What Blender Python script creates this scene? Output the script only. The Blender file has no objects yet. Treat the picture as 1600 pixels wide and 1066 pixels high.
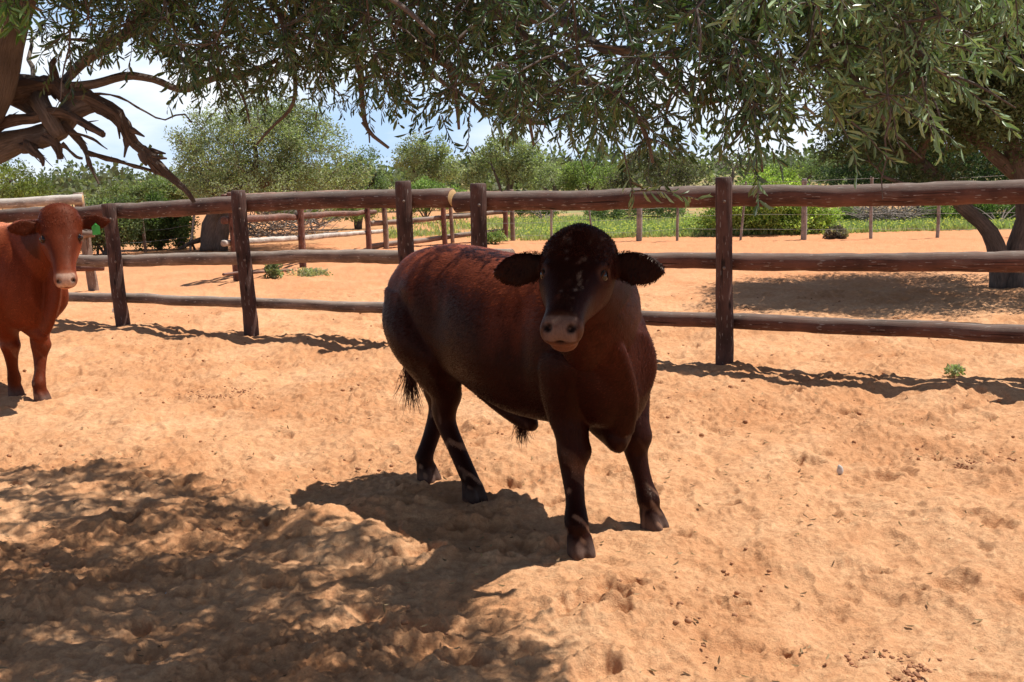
import bpy, math, random
import numpy as np
from mathutils import Vector, Matrix
R = math.radians
rng = np.random.default_rng(7)
random.seed(7)
S = bpy.context.scene
COL = S.collection

# ------------------------------------------------------------------ camera, sky, sun
F_PX, CX, CY, CAM_H = 1700.0, 800.0, 533.0, 1.6
PITCH, ROLL = math.atan((533 - 268) / F_PX), R(-1.5)
cam_d = bpy.data.cameras.new('camera'); cam = bpy.data.objects.new('camera', cam_d); COL.objects.link(cam)
RM = Matrix.Rotation(R(90) - PITCH, 3, 'X') @ Matrix.Rotation(ROLL, 3, 'Z')
cam.matrix_world = Matrix.Translation((0, 0, CAM_H)) @ RM.to_4x4()
cam_d.sensor_width = 36; cam_d.lens = 36 * F_PX / 1600
cam_d.clip_start = 0.05; cam_d.clip_end = 3000
S.camera = cam

SHX, SHY = -0.50, -0.13            # shadow displacement per metre of height
sun_el = math.atan2(1, math.hypot(SHX, SHY))
sun_dir = Vector((-SHX, -SHY, 1)).normalized()
sun_d = bpy.data.lights.new('sun', 'SUN'); sun_d.energy = 5.0; sun_d.angle = R(0.5); sun_d.color = (1.0, 0.94, 0.84)
sun = bpy.data.objects.new('sun', sun_d); COL.objects.link(sun)
sun.rotation_euler = sun_dir.to_track_quat('Z', 'Y').to_euler()
sun.location = (20, 5, 40)

W = bpy.data.worlds.new('World'); S.world = W; W.use_nodes = True
wn, wl = W.node_tree.nodes, W.node_tree.links
wn.clear()
out = wn.new('ShaderNodeOutputWorld'); bg = wn.new('ShaderNodeBackground'); wl.new(bg.outputs[0], out.inputs[0])
bg.inputs[1].default_value = 0.05
sky = wn.new('ShaderNodeTexSky'); sky.sky_type = 'NISHITA'; sky.sun_disc = False
sky.sun_elevation = sun_el; sky.sun_rotation = math.atan2(sun_dir.x, sun_dir.y)
sky.air_density = 1.0; sky.dust_density = 0.4; sky.ozone_density = 1.0; sky.altitude = 1500
tc = wn.new('ShaderNodeTexCoord'); mp = wn.new('ShaderNodeMapping'); mp.inputs['Scale'].default_value = (1.6, 1.6, 5.5)
mp.inputs['Location'].default_value = (0.35, 0.2, 0.1)
nz = wn.new('ShaderNodeTexNoise'); nz.inputs['Scale'].default_value = 2.2; nz.inputs['Detail'].default_value = 7; nz.inputs['Roughness'].default_value = 0.55
rp = wn.new('ShaderNodeValToRGB'); rp.color_ramp.elements[0].position = 0.40; rp.color_ramp.elements[1].position = 0.66; pass
mx = wn.new('ShaderNodeMix'); mx.data_type = 'RGBA'
wl.new(tc.outputs['Generated'], mp.inputs[0]); wl.new(mp.outputs[0], nz.inputs[0]); wl.new(nz.outputs[0], rp.inputs[0])
sz = wn.new('ShaderNodeSeparateXYZ'); wl.new(tc.outputs['Generated'], sz.inputs[0])
mr = wn.new('ShaderNodeMapRange'); wl.new(sz.outputs[2], mr.inputs[0]); mr.inputs[1].default_value = 0.17; mr.inputs[2].default_value = 0.30; mr.inputs[3].default_value = 1.0; mr.inputs[4].default_value = 0.12
mm = wn.new('ShaderNodeMath'); mm.operation = 'MULTIPLY'; mm.inputs[0].default_value = 0.92; wl.new(mr.outputs[0], mm.inputs[1]); wl.new(mm.outputs[0], mx.inputs[0]); wl.new(sky.outputs[0], mx.inputs[6]); mx2 = wn.new('ShaderNodeMix'); mx2.data_type = 'RGBA'; wl.new(rp.outputs[0], mx2.inputs[0]); mx2.inputs[6].default_value = (8.2, 11.4, 16.0, 1); mx2.inputs[7].default_value = (17.5, 17.8, 18.2, 1); wl.new(mx2.outputs[2], mx.inputs[7])
wl.new(mx.outputs[2], bg.inputs[0])
S.view_settings.view_transform = 'Standard'; S.view_settings.look = 'None'
S.view_settings.gamma = 1; S.view_settings.exposure = 0.50

# ------------------------------------------------------------------ surveying helpers
def ray(x, y):
    return RM @ Vector(((x - CX) / F_PX, -(y - CY) / F_PX, -1))
def at(x, y, Y):                       # point seen at (x,y) standing Y metres ahead
    d = ray(x, y); t = Y / d.y
    return Vector((d.x * t, Y, CAM_H + d.z * t))
def gnd(x, y):
    d = ray(x, y); t = -CAM_H / d.z
    return Vector((d.x * t, d.y * t, 0))
def on_plane(x, y, A, B, off=0.0):     # vertical plane through ground points A,B
    t2 = Vector((B.x - A.x, B.y - A.y)).normalized(); n = Vector((-t2.y, t2.x))
    if n.y < 0: n = -n
    d = ray(x, y); k = (n.x * A.x + n.y * A.y + off) / (n.x * d.x + n.y * d.y)
    return Vector((d.x * k, d.y * k, CAM_H + d.z * k))
RMi = RM.transposed()
def proj(P):
    P = np.atleast_2d(np.asarray(P, float)); q = (P - np.array([0, 0, CAM_H])) @ np.array(RMi).T
    w = -q[:, 2]; w = np.where(np.abs(w) < 1e-6, 1e-6, w)
    return np.stack([CX + F_PX * q[:, 0] / w, CY - F_PX * q[:, 1] / w, w], 1)

# ------------------------------------------------------------------ tagging
def tag(o, label=None, cat=None, group=None, kind=None):
    if label: o['label'] = label
    if cat: o['category'] = cat
    if group: o['group'] = group
    if kind: o['kind'] = kind
    return o
def empty(name, loc, label, cat, group=None, rz=0.0):
    o = bpy.data.objects.new(name, None); COL.objects.link(o); o.location = loc; o.rotation_euler = (0, 0, rz)
    o.empty_display_size = 0.2
    return tag(o, label, cat, group)
def link(name, me, mat, parent=None, world=True):
    o = bpy.data.objects.new(name, me); COL.objects.link(o)
    if mat is not None and not me.materials: me.materials.append(mat)
    if parent is not None:
        o.parent = parent
        if world:
            o.location = -Vector(parent.location)   # geometry given in world coordinates
    return o

# ------------------------------------------------------------------ noise
def vn(x, y, s):
    xi = np.floor(x); yi = np.floor(y); fx = x - xi; fy = y - yi
    fx = fx * fx * fx * (fx * (fx * 6 - 15) + 10); fy = fy * fy * fy * (fy * (fy * 6 - 15) + 10)
    def h(a, b):
        v = np.sin(a * 127.1 + b * 311.7 + s * 74.7) * 43758.5453
        return (v - np.floor(v)) * 2 - 1
    return (h(xi, yi) * (1 - fx) + h(xi + 1, yi) * fx) * (1 - fy) + (h(xi, yi + 1) * (1 - fx) + h(xi + 1, yi + 1) * fx) * fy
def fb(x, y, f, s, o=3, g=0.5):
    r = 0; a = 1; t = 0
    for k in range(o):
        c, d = math.cos(1.3 * k + s), math.sin(1.3 * k + s)
        r = r + a * vn((x * c - y * d) * f, (x * d + y * c) * f, s + k * 3.1); t += a
        a *= g; f *= 2.03
    return r / t

# ------------------------------------------------------------------ mesh helpers
def np_mesh(name, V, Fq, smooth=True, uv=None, col=None):
    V = np.asarray(V, np.float32); me = bpy.data.meshes.new(name)
    me.vertices.add(len(V)); me.vertices.foreach_set('co', V.ravel())
    if isinstance(Fq, list):
        ks = np.concatenate([np.full(len(f), f.shape[1]) for f in Fq]); li = np.concatenate([f.ravel() for f in Fq])
    else:
        ks = np.full(len(Fq), Fq.shape[1]); li = Fq.ravel()
    me.loops.add(len(li)); me.loops.foreach_set('vertex_index', li.astype(np.int32))
    me.polygons.add(len(ks)); st = np.concatenate([[0], np.cumsum(ks)[:-1]])
    me.polygons.foreach_set('loop_start', st.astype(np.int32)); me.polygons.foreach_set('loop_total', ks.astype(np.int32))
    me.polygons.foreach_set('use_smooth', np.full(len(ks), smooth))
    me.update(calc_edges=True)
    if uv is not None:
        l = me.uv_layers.new(name='UVMap'); l.data.foreach_set('uv', np.asarray(uv, np.float32)[li].ravel())
    if col is not None:
        c = np.ones((len(V), 4), np.float32); c[:, :3] = col
        a = me.color_attributes.new('Col', 'FLOAT_COLOR', 'POINT'); a.data.foreach_set('color', c.ravel())
    me.validate()
    return me

class Acc:
    """collects tubes, strips and lumps into one mesh"""
    def __init__(s): s.V = []; s.Q = []; s.T = []; s.UV = []; s.C = []; s.n = 0
    def add(s, V, Q=None, T=None, UV=None, C=None):
        V = np.asarray(V, float)
        if Q is not None and len(Q): s.Q.append(np.asarray(Q) + s.n)
        if T is not None and len(T): s.T.append(np.asarray(T) + s.n)
        s.V.append(V); s.UV.append(UV if UV is not None else np.zeros((len(V), 2)))
        s.C.append(np.broadcast_to(C if C is not None else (1, 1, 1), (len(V), 3))); s.n += len(V)
    def tube(s, P, rad, n=8, cap=True, rough=0.0, C=None, ell=None, freq=9.0):
        P = np.array([tuple(p) for p in P], float); m = len(P); rad = np.broadcast_to(rad, (m,)).astype(float)
        T = np.gradient(P, axis=0); T /= np.linalg.norm(T, axis=1)[:, None] + 1e-9
        u = np.cross(T[0], [0.13, 0.31, 0.94]);
        if np.linalg.norm(u) < 1e-2: u = np.cross(T[0], [1, 0, 0])
        u /= np.linalg.norm(u); U = [u]
        for k in range(1, m):
            u = u - T[k] * (u @ T[k]); u /= np.linalg.norm(u) + 1e-9; U.append(u)
        U = np.array(U); Wv = np.cross(T, U)
        L = np.concatenate([[0], np.cumsum(np.linalg.norm(np.diff(P, axis=0), axis=1))])
        a = np.linspace(0, 2 * math.pi, n, endpoint=False)
        rr = rad[:, None] * np.ones((1, n))
        if rough:
            sd = s.n * 0.37 % 50
            rr = rr * (1 + rough * vn(L[:, None] * freq + 3 + sd, np.cos(a)[None] * 1.5 + np.sin(a)[None] * 2.3 + sd, 5.0) + rough * 0.8 * vn(L[:, None] * 2.2 + sd, np.sin(a)[None] * 1.1 + 7 + sd, 9.0))
        V = P[:, None] + rr[..., None] * (np.cos(a)[None, :, None] * U[:, None] + np.sin(a)[None, :, None] * Wv[:, None])
        V = V.reshape(-1, 3); i = np.arange(m - 1)[:, None] * n; j = np.arange(n)[None]
        Q = np.stack([i + j, i + (j + 1) % n, i + n + (j + 1) % n, i + n + j], -1).reshape(-1, 4)
        UV = np.stack([np.repeat(L, n) + s.n * 0.013 % 17, np.tile(a, m) / 6.283 * max(rad.max(), 0.01) * 6.28], 1)
        Tn = []
        if cap:
            k0 = len(V); V = np.vstack([V, P[0], P[-1]]); UV = np.vstack([UV, [0, 0], [0, 0]])
            jj = np.arange(n); Tn = np.vstack([np.stack([jj * 0 + k0, (jj + 1) % n, jj], 1), np.stack([jj * 0 + k0 + 1, (m - 1) * n + jj, (m - 1) * n + (jj + 1) % n], 1)])
        s.add(V, Q, Tn, UV, C)
    def lump(s, c, r, n=7, m=5, rough=0.25, C=None, seed=0):
        a = np.linspace(0, 2 * math.pi, n, endpoint=False); b = np.linspace(0.0, math.pi, m + 2)[1:-1]
        D = np.stack([np.outer(np.sin(b), np.cos(a)), np.outer(np.sin(b), np.sin(a)), np.outer(np.cos(b), np.ones(n))], -1).reshape(-1, 3)
        D = np.vstack([D, [0, 0, 1], [0, 0, -1]])
        k = 1 + rough * vn(D[:, 0] * 2.1 + seed * 1.7, D[:, 1] * 2.1 + D[:, 2] * 1.7, seed)
        V = np.asarray(c) + D * np.asarray(r) * k[:, None]
        i = np.arange(m - 1)[:, None] * n; j = np.arange(n)[None]
        Q = np.stack([i + j, i + n + j, i + n + (j + 1) % n, i + (j + 1) % n], -1).reshape(-1, 4)
        jj = np.arange(n); t = m * n
        T = np.vstack([np.stack([jj * 0 + t, jj, (jj + 1) % n], 1), np.stack([jj * 0 + t + 1, (m - 1) * n + (jj + 1) % n, (m - 1) * n + jj], 1)])
        s.add(V, Q, T, None, C)
    def build(s, name, mat, parent=None, smooth=True, world=True):
        fs = []
        if s.Q: fs.append(np.vstack(s.Q))
        if s.T: fs.append(np.vstack(s.T))
        me = np_mesh(name, np.vstack(s.V), fs, smooth, np.vstack(s.UV), np.vstack(s.C))
        return link(name, me, mat, parent, world)

# ------------------------------------------------------------------ materials
def newmat(name):
    m = bpy.data.materials.new(name); m.use_nodes = True; nt = m.node_tree
    return m, nt, nt.nodes, nt.links, nt.nodes['Principled BSDF']
def N(nt, t, **kw):
    n = nt.nodes.new(t)
    for k, v in kw.items():
        if k in n.inputs: n.inputs[k].default_value = v
        else: setattr(n, k, v)
    return n
def mixc(nt, fac, a, b, blend='MIX'):
    n = nt.nodes.new('ShaderNodeMix'); n.data_type = 'RGBA'; n.blend_type = blend
    for i, v in ((0, fac), (6, a), (7, b)):
        if hasattr(v, 'type') and hasattr(v, 'links'): nt.links.new(v, n.inputs[i])
        elif isinstance(v, (int, float)): n.inputs[i].default_value = v
        else: n.inputs[i].default_value = tuple(v) + ((1,) if len(v) == 3 else ())
    return n.outputs[2]
def ramp(nt, src, stops):
    r = nt.nodes.new('ShaderNodeValToRGB'); e = r.color_ramp.elements
    while len(e) < len(stops): e.new(0.5)
    for k, (p, c) in enumerate(stops):
        e[k].position = p; e[k].color = tuple(c) + (1,) if not isinstance(c, (int, float)) else (c, c, c, 1)
    nt.links.new(src, r.inputs[0]); return r.outputs[0]
def noise(nt, vec, scale, detail=4, rough=0.55, dist=0.0):
    n = N(nt, 'ShaderNodeTexNoise'); n.inputs['Scale'].default_value = scale; n.inputs['Detail'].default_value = detail
    n.inputs['Roughness'].default_value = rough; n.inputs['Distortion'].default_value = dist
    if vec is not None: nt.links.new(vec, n.inputs['Vector'])
    return n.outputs['Fac']
def bump(nt, h, strength, dist, prev=None):
    b = N(nt, 'ShaderNodeBump'); b.inputs['Strength'].default_value = strength; b.inputs['Distance'].default_value = dist
    nt.links.new(h, b.inputs['Height'])
    if prev is not None: nt.links.new(prev, b.inputs['Normal'])
    return b.outputs[0]
def mapped(nt, src, scale):
    m = N(nt, 'ShaderNodeMapping'); m.inputs['Scale'].default_value = scale; nt.links.new(src, m.inputs[0]); return m.outputs[0]
def objco(nt): return N(nt, 'ShaderNodeTexCoord').outputs['Object']
def attr(nt, nm='Col'):
    a = N(nt, 'ShaderNodeAttribute'); a.attribute_name = nm; return a.outputs['Color']

def mat_wood(name, base, dark, weather, wamt=0.6):
    m, nt, nn, ll, b = newmat(name)
    uv = N(nt, 'ShaderNodeTexCoord').outputs['UV']; ob = objco(nt)
    g = noise(nt, mapped(nt, uv, (1.2, 22, 1)), 3.0, 8, 0.65)
    big = noise(nt, ob, 3.0, 4, 0.6)
    c = mixc(nt, ramp(nt, g, [(0.3, 0), (0.7, 1)]), dark, base)
    c = mixc(nt, ramp(nt, big, [(0.35, 0), (0.70, 1)]), c, [x * 1.7 for x in base]); blot = noise(nt, mapped(nt, uv, (1.0, 5, 1)), 1.7, 6, 0.7); c = mixc(nt, ramp(nt, blot, [(0.50, 0), (0.66, 0.75)]), c, [x * 0.8 for x in dark]); c = mixc(nt, ramp(nt, blot, [(0.30, 0.6), (0.42, 0)]), c, weather)
    kv = N(nt, 'ShaderNodeTexVoronoi'); kv.inputs['Scale'].default_value = 2.2; ll.new(mapped(nt, uv, (1.3, 3.0, 1)), kv.inputs[0]); c = mixc(nt, ramp(nt, kv.outputs['Distance'], [(0.05, 0.9), (0.13, 0)]), c, [x * 0.35 for x in dark])
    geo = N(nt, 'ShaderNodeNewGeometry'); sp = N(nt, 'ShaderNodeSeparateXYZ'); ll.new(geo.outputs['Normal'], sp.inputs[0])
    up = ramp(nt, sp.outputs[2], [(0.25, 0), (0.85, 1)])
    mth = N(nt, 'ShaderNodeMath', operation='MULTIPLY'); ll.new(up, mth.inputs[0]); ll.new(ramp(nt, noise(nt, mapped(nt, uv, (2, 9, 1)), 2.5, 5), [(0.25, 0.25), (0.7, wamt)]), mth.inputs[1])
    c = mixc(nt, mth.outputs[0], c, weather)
    chips = ramp(nt, noise(nt, mapped(nt, uv, (3, 16, 1)), 4.2, 3, 0.5), [(0.63, 0), (0.67, 1)])
    c = mixc(nt, chips, c, [x * 1.1 + 0.05 for x in weather])
    crack = ramp(nt, noise(nt, mapped(nt, uv, (0.7, 30, 1)), 2.4, 2, 0.4, 0.3), [(0.29, 0), (0.335, 1)])
    c = mixc(nt, crack, [x * 0.25 for x in dark], c)
    ll.new(c, b.inputs['Base Color']); b.inputs['Roughness'].default_value = 0.78
    b.inputs['Specular IOR Level'].default_value = 0.25
    bn = bump(nt, g, 0.8, 0.006); bn = bump(nt, crack, 0.8, 0.008, bn); ll.new(bn, b.inputs['Normal'])
    return m
def mat_bark(name, a, b_, sc=1.0):
    m, nt, nn, ll, b = newmat(name)
    uv = N(nt, 'ShaderNodeTexCoord').outputs['UV']; ob = objco(nt)
    n1 = noise(nt, mapped(nt, uv, (6 * sc, 30 * sc, 1)), 3, 8, 0.7); n2 = noise(nt, ob, 7 * sc, 5)
    c = mixc(nt, ramp(nt, n1, [(0.35, 0), (0.68, 1)]), a, b_)
    c = mixc(nt, ramp(nt, n2, [(0.35, 0), (0.7, 0.55)]), c, [x * 0.4 for x in a])
    ll.new(c, b.inputs['Base Color']); b.inputs['Roughness'].default_value = 0.8
    n3 = noise(nt, ob, 30 * sc, 5)
    ll.new(bump(nt, n3, 0.5, 0.006, bump(nt, n1, 0.8, 0.012)), b.inputs['Normal'])
    return m
def mat_leaf(name, gloss=0.35, trans=0.35, rough=0.42):
    m, nt, nn, ll, b = newmat(name)
    c = attr(nt); ll.new(c, b.inputs['Base Color']); b.inputs['Roughness'].default_value = rough
    b.inputs['Specular IOR Level'].default_value = gloss
    t = N(nt, 'ShaderNodeBsdfTranslucent'); tcx = mixc(nt, 1.0, c, (0.95, 1.2, 0.5), 'MULTIPLY'); ll.new(tcx, t.inputs[0])
    mxs = N(nt, 'ShaderNodeMixShader'); mxs.inputs[0].default_value = trans
    ll.new(b.outputs[0], mxs.inputs[1]); ll.new(t.outputs[0], mxs.inputs[2]); ll.new(mxs.outputs[0], nn['Material Output'].inputs[0])
    return m
def mat_plain(name, col, rough=0.7, nsc=20, var=0.35, bmp=0.3, spec=0.3):
    m, nt, nn, ll, b = newmat(name); ob = objco(nt)
    n1 = noise(nt, ob, nsc, 5)
    ll.new(mixc(nt, n1, [x * (1 - var) for x in col], [min(1, x * (1 + var)) for x in col]), b.inputs['Base Color'])
    b.inputs['Roughness'].default_value = rough; b.inputs['Specular IOR Level'].default_value = spec
    ll.new(bump(nt, n1, bmp, 0.01), b.inputs['Normal']); return m

WOOD = mat_wood('creosoted_wood', (0.098, 0.043, 0.031), (0.042, 0.02, 0.016), (0.21, 0.175, 0.15), 0.85)
WOODP = mat_wood('creosoted_post_wood', (0.062, 0.031, 0.025), (0.027, 0.015, 0.013), (0.13, 0.105, 0.095), 0.4)
WOODG = mat_wood('weathered_wood', (0.17, 0.115, 0.088), (0.08, 0.05, 0.038), (0.34, 0.29, 0.25), 0.85)
WOODR = mat_wood('reddish_wood', (0.115, 0.05, 0.037), (0.055, 0.026, 0.02), (0.27, 0.19, 0.155), 0.8)
WHITEW = mat_wood('peeling_pale_wood', (0.34, 0.29, 0.25), (0.13, 0.095, 0.08), (0.55, 0.51, 0.47), 0.9)
CUTW = mat_plain('sawn_wood_end', (0.50, 0.33, 0.16), 0.8, 25, 0.3)
WOODW = mat_wood('silvered_wood', (0.20, 0.175, 0.16), (0.09, 0.075, 0.07), (0.40, 0.38, 0.36), 0.9)
BOLT = mat_plain('rusty_bolt', (0.16, 0.12, 0.10), 0.6, 60, 0.4)
IRON = mat_plain('galvanised_wire', (0.35, 0.34, 0.33), 0.45, 30, 0.3)
BARK = mat_bark('pale_bark', (0.095, 0.07, 0.058), (0.29, 0.235, 0.20))
BARKD = mat_bark('dead_wood_bark', (0.055, 0.037, 0.03), (0.22, 0.155, 0.12))
BARKF = mat_bark('far_tree_bark', (0.06, 0.045, 0.035), (0.19, 0.14, 0.115), 0.4)
LEAF = mat_leaf('glossy_leaf', 0.7, 0.2, 0.33)
LEAFF = mat_leaf('far_leaf', 0.2, 0.42, 0.6)
# ------------------------------------------------------------------ ground
POLYV = [(-200, 735), (120, 728), (250, 742), (330, 770), (430, 795), (520, 835), (600, 870), (680, 925), (745, 965), (800, 1010), (865, 1066), (900, 1400), (-900, 1600), (-900, 735)]
def in_poly(x, y, poly):
    x = np.asarray(x); y = np.asarray(y); c = np.zeros(x.shape, bool); j = len(poly) - 1
    for i in range(len(poly)):
        xi, yi = poly[i]; xj, yj = poly[j]
        c ^= ((yi > y) != (yj > y)) & (x < (xj - xi) * (y - yi) / (yj - yi + 1e-12) + xi); j = i
    return c
BULL_FEET = [gnd(905, 862), gnd(1016, 822), gnd(738, 779), gnd(666, 748)]
COW_FEET = [gnd(60, 626), gnd(30, 616)]
FA, FB = gnd(192, 510), gnd(1130, 576)
FT = Vector((FB.x - FA.x, FB.y - FA.y, 0)).normalized(); FN = Vector((-FT.y, FT.x, 0))
def base_h(x, y):
    r = np.hypot(x, y)
    h = 0.050 * fb(x, y, 0.95, 1.0, 2) + 0.040 * fb(x, y, 2.3, 4.0, 3)
    # trampled ridge along the near side of the rails
    dd = (x - FA.x) * FN.x + (y - FA.y) * FN.y + 0.3 + 0.12 * vn(x * 1.7, y * 1.7, 8.0)
    h = h + 0.05 * np.exp(-(dd / 0.35) ** 2) * (0.6 + 0.6 * vn(x * 1.9, y * 1.9, 3.3)) * (r < 40)
    h = h * np.clip((30 - r) / 15, 0.25, 1)
    for p in BULL_FEET + COW_FEET:
        w = np.exp(-(((x - p.x) ** 2 + (y - p.y) ** 2) / 0.16 ** 2) ** 2); h = h * (1 - w) - 0.004 * w
    return h
def hz(x, y): return float(base_h(np.array([float(x)]), np.array([float(y)]))[0])

def make_ground():
    r = [0.25]
    while r[-1] < 2000:
        q = r[-1]
        k = 1.03 if q < 2.6 else 1.0026 if q < 9 else 1.0042 if q < 16 else 1.012 if q < 45 else 1.07
        r.append(q * k)
    r = np.array(r)
    fine = np.arange(-37, 37.001, 0.088); side = np.arange(38, 322.5, 2.0)
    a = np.radians(np.concatenate([fine, side]))
    X = np.outer(r, np.sin(a)); Y = np.outer(r, np.cos(a)); x = X.ravel(); y = Y.ravel()
    h = base_h(x, y); rr = np.hypot(x, y); near = np.clip((16 - rr) / 6, 0, 1); mid = np.clip((40 - rr) / 15, 0.0, 1)
    ridg = 1 - np.abs(fb(x + 0.1 * vn(x * 3, y * 3, 2), y, 5.5, 6.0, 3))
    h += 0.022 * (ridg ** 3 - 0.5) * mid
    n8 = fb(x, y, 9.0, 11.0, 3, 0.6); h += 0.010 * n8 * near * (0.4 + 0.6 * np.clip(fb(x, y, 0.9, 71.0, 2) * 2 + .5, 0, 1))
    crust = np.tanh(3.5 * fb(x + 0.06 * vn(x * 6, y * 6, 1), y, 5.0, 51.0, 3, 0.6)); h += 0.0105 * crust * near
    patch = np.clip(fb(x, y, 1.3, 21.0, 2) * 1.8 + 0.35, 0, 1)
    cl = np.clip(fb(x, y, 17.0, 15.0, 3, 0.7) - 0.12, 0, 1); h += 0.045 * cl * near * patch
    h += 0.012 * np.clip(fb(x, y, 31.0, 19.0, 3, 0.7), -.3, 1) * near * (0.35 + 0.65 * patch)
    dg = np.clip(fb(x, y, 13.0, 31.0, 2, 0.6) - 0.42, 0, 1); h -= 0.04 * dg * near
    h += 0.0045 * fb(x, y, 60.0, 17.0, 2, 0.8) * near
    # hoof prints
    g = np.random.default_rng(3)
    pr = []
    for k in range(520):
        d = 2.6 + 13 * g.random() ** 0.8; t = R(g.uniform(-31, 31)); pr.append((d * math.sin(t), d * math.cos(t), g.uniform(0.045, 0.105), g.uniform(0.010, 0.045), g.uniform(0, 3.14)))
    for px, py, s_, dp in ((1128, 946, 0.028, 0.035), (1160, 948, 0.032, 0.05), (1222, 1020, 0.033, 0.05), (1180, 1010, 0.03, 0.02), (860, 793, 0.06, 0.05), (975, 752, 0.05, 0.045), (215, 690, 0.06, 0.04), (655, 985, 0.10, 0.05), (1245, 720, 0.04, 0.03)):
        p = gnd(px, py); pr.append((p.x, p.y, s_, dp, 0.4))
    order = np.argsort(y); ys = y[order]
    for px, py, R0, dp, an in pr:
        i0, i1 = np.searchsorted(ys, [py - 3 * R0, py + 3 * R0]); idx = order[i0:i1]
        idx = idx[np.abs(x[idx] - px) < 3 * R0]
        dx = x[idx] - px; dy = y[idx] - py; u = dx * math.cos(an) + dy * math.sin(an); v = (-dx * math.sin(an) + dy * math.cos(an)) * 1.4
        q = np.sqrt(u * u + v * v) / R0 * (1 + 0.25 * vn(dx * 30 + px * 9, dy * 30, 2.0))
        h[idx] += -dp * np.exp(-q ** 4) + 0.38 * dp * np.exp(-((q - 1.35) / 0.35) ** 2)
    # scuffed heaps in front of the bull
    for px, py, R0, hh in ((620, 800, 0.25, 0.05), (560, 850, 0.22, 0.06), (480, 830, 0.2, 0.05), (800, 800, 0.12, 0.035), (720, 950, 0.3, -0.05), (340, 615, 0.15, 0.03), (1560, 740, 0.2, 0.035), (1180, 575, 0.15, 0.03), (180, 830, .25, .06), (330, 900, .3, .05), (90, 950, .3, .05), (450, 980, .3, .05)):
        p = gnd(px, py); h += hh * np.exp(-((x - p.x) ** 2 + (y - p.y) ** 2) / R0 ** 2) * (1 + 0.35 * n8)
    for p in BULL_FEET + COW_FEET:
        w = np.exp(-(((x - p.x) ** 2 + (y - p.y) ** 2) / 0.10 ** 2) ** 2); h = h * (1 - w * 0.85) - 0.002 * w
    h += np.where(rr > 120, (rr - 120) * 0.0015 * (1 + vn(x * 0.004, y * 0.004, 3)), 0)
    V = np.stack([x, y, h], 1); nr, na = X.shape
    i = np.arange(nr - 1)[:, None] * na; j = np.arange(na)[None]; jn = (j + 1) % na
    Q = np.stack([i + j, i + na + j, i + na + jn, i + jn], -1).reshape(-1, 4)
    Q = Q[:, ::-1]
    # colour cover: sand -> meadow beyond the wire fence
    wl_ = (x * 0.05 + y) - 25.2 + 0.6 * vn(x * 0.7, y * 0.7, 4)
    px = x / np.maximum(y, 0.1)
    right = np.clip((px - 0.0) * 12 + 0.5, 0.0, 1)
    gr = np.clip(wl_ / 1.2, 0, 1) * (0.30 + 0.7 * right) * np.clip(0.75 + 0.9 * fb(x, y, 0.8, 2.0, 3), 0, 1)
    gr = np.maximum(gr, np.clip((y - 60) / 30, 0, 1) * 0.8)
    C = np.stack([gr, np.clip(patch, 0, 1), np.clip(0.5 + 0.5 * fb(x, y, 0.5, 40.0, 3), 0, 1)], 1)
    me = np_mesh('ground', V, Q, True, None, C)
    m, nt, nn, ll, b = newmat('orange_sand'); ob = objco(nt)
    sep = N(nt, 'ShaderNodeSeparateColor'); ll.new(attr(nt), sep.inputs[0])
    n1 = noise(nt, ob, 2.2, 6, 0.6); n2 = noise(nt, ob, 140, 3, 0.6); n3 = noise(nt, ob, 26, 6, 0.7)
    c = mixc(nt, ramp(nt, n1, [(0.3, 0), (0.7, 1)]), (0.64, 0.325, 0.156), (0.745, 0.445, 0.245))
    c = mixc(nt, ramp(nt, n3, [(0.40, 0.55), (0.62, 0)]), c, (0.46, 0.20, 0.09))
    c = mixc(nt, ramp(nt, n2, [(0.3, 0.35), (0.6, 0)]), c, (0.36, 0.17, 0.09))
    c = mixc(nt, sep.outputs[1], c, mixc(nt, 1.0, c, (0.90, 0.85, 0.81), 'MULTIPLY'))
    c = mixc(nt, ramp(nt, noise(nt, ob, 0.9, 5, 0.6), [(0.35, 0), (0.7, 1)]), c, mixc(nt, 1.0, c, (1.08, 1.14, 1.2), 'MULTIPLY'))
    # far sand is redder
    sx = N(nt, 'ShaderNodeSeparateXYZ'); ll.new(ob, sx.inputs[0])
    far = N(nt, 'ShaderNodeMapRange'); ll.new(sx.outputs[1], far.inputs[0]); far.inputs[1].default_value = 11; far.inputs[2].default_value = 22
    far.inputs[4].default_value = 0.75
    c = mixc(nt, far.outputs[0], c, (0.60, 0.255, 0.125))
    # litter specks
    vo = N(nt, 'ShaderNodeTexVoronoi'); vo.inputs['Scale'].default_value = 34; ll.new(ob, vo.inputs[0])
    sp = ramp(nt, vo.outputs['Distance'], [(0.05, 1), (0.10, 0)])
    gate = ramp(nt, noise(nt, ob, 3.1, 3), [(0.50, 0), (0.64, 0.8)])
    ml = N(nt, 'ShaderNodeMath', operation='MULTIPLY'); ll.new(sp, ml.inputs[0]); ll.new(gate, ml.inputs[1])
    c = mixc(nt, ml.outputs[0], c, (0.16, 0.09, 0.055))
    g1 = mixc(nt, noise(nt, ob, 1.5, 5), (0.17, 0.185, 0.08), (0.30, 0.30, 0.14))
    c = mixc(nt, sep.outputs[0], c, g1)
    ll.new(c, b.inputs['Base Color']); b.inputs['Roughness'].default_value = 0.93; b.inputs['Specular IOR Level'].default_value = 0.12
    n4 = noise(nt, ob, 62, 6, 0.75); bn = bump(nt, n3, 0.7, 0.02); bn = bump(nt, n4, 0.9, 0.012, bn); bn = bump(nt, n2, 0.7, 0.004, bn); ll.new(bn, b.inputs['Normal'])
    o = link('ground', me, m); tag(o, kind='structure')
make_ground()

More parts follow.
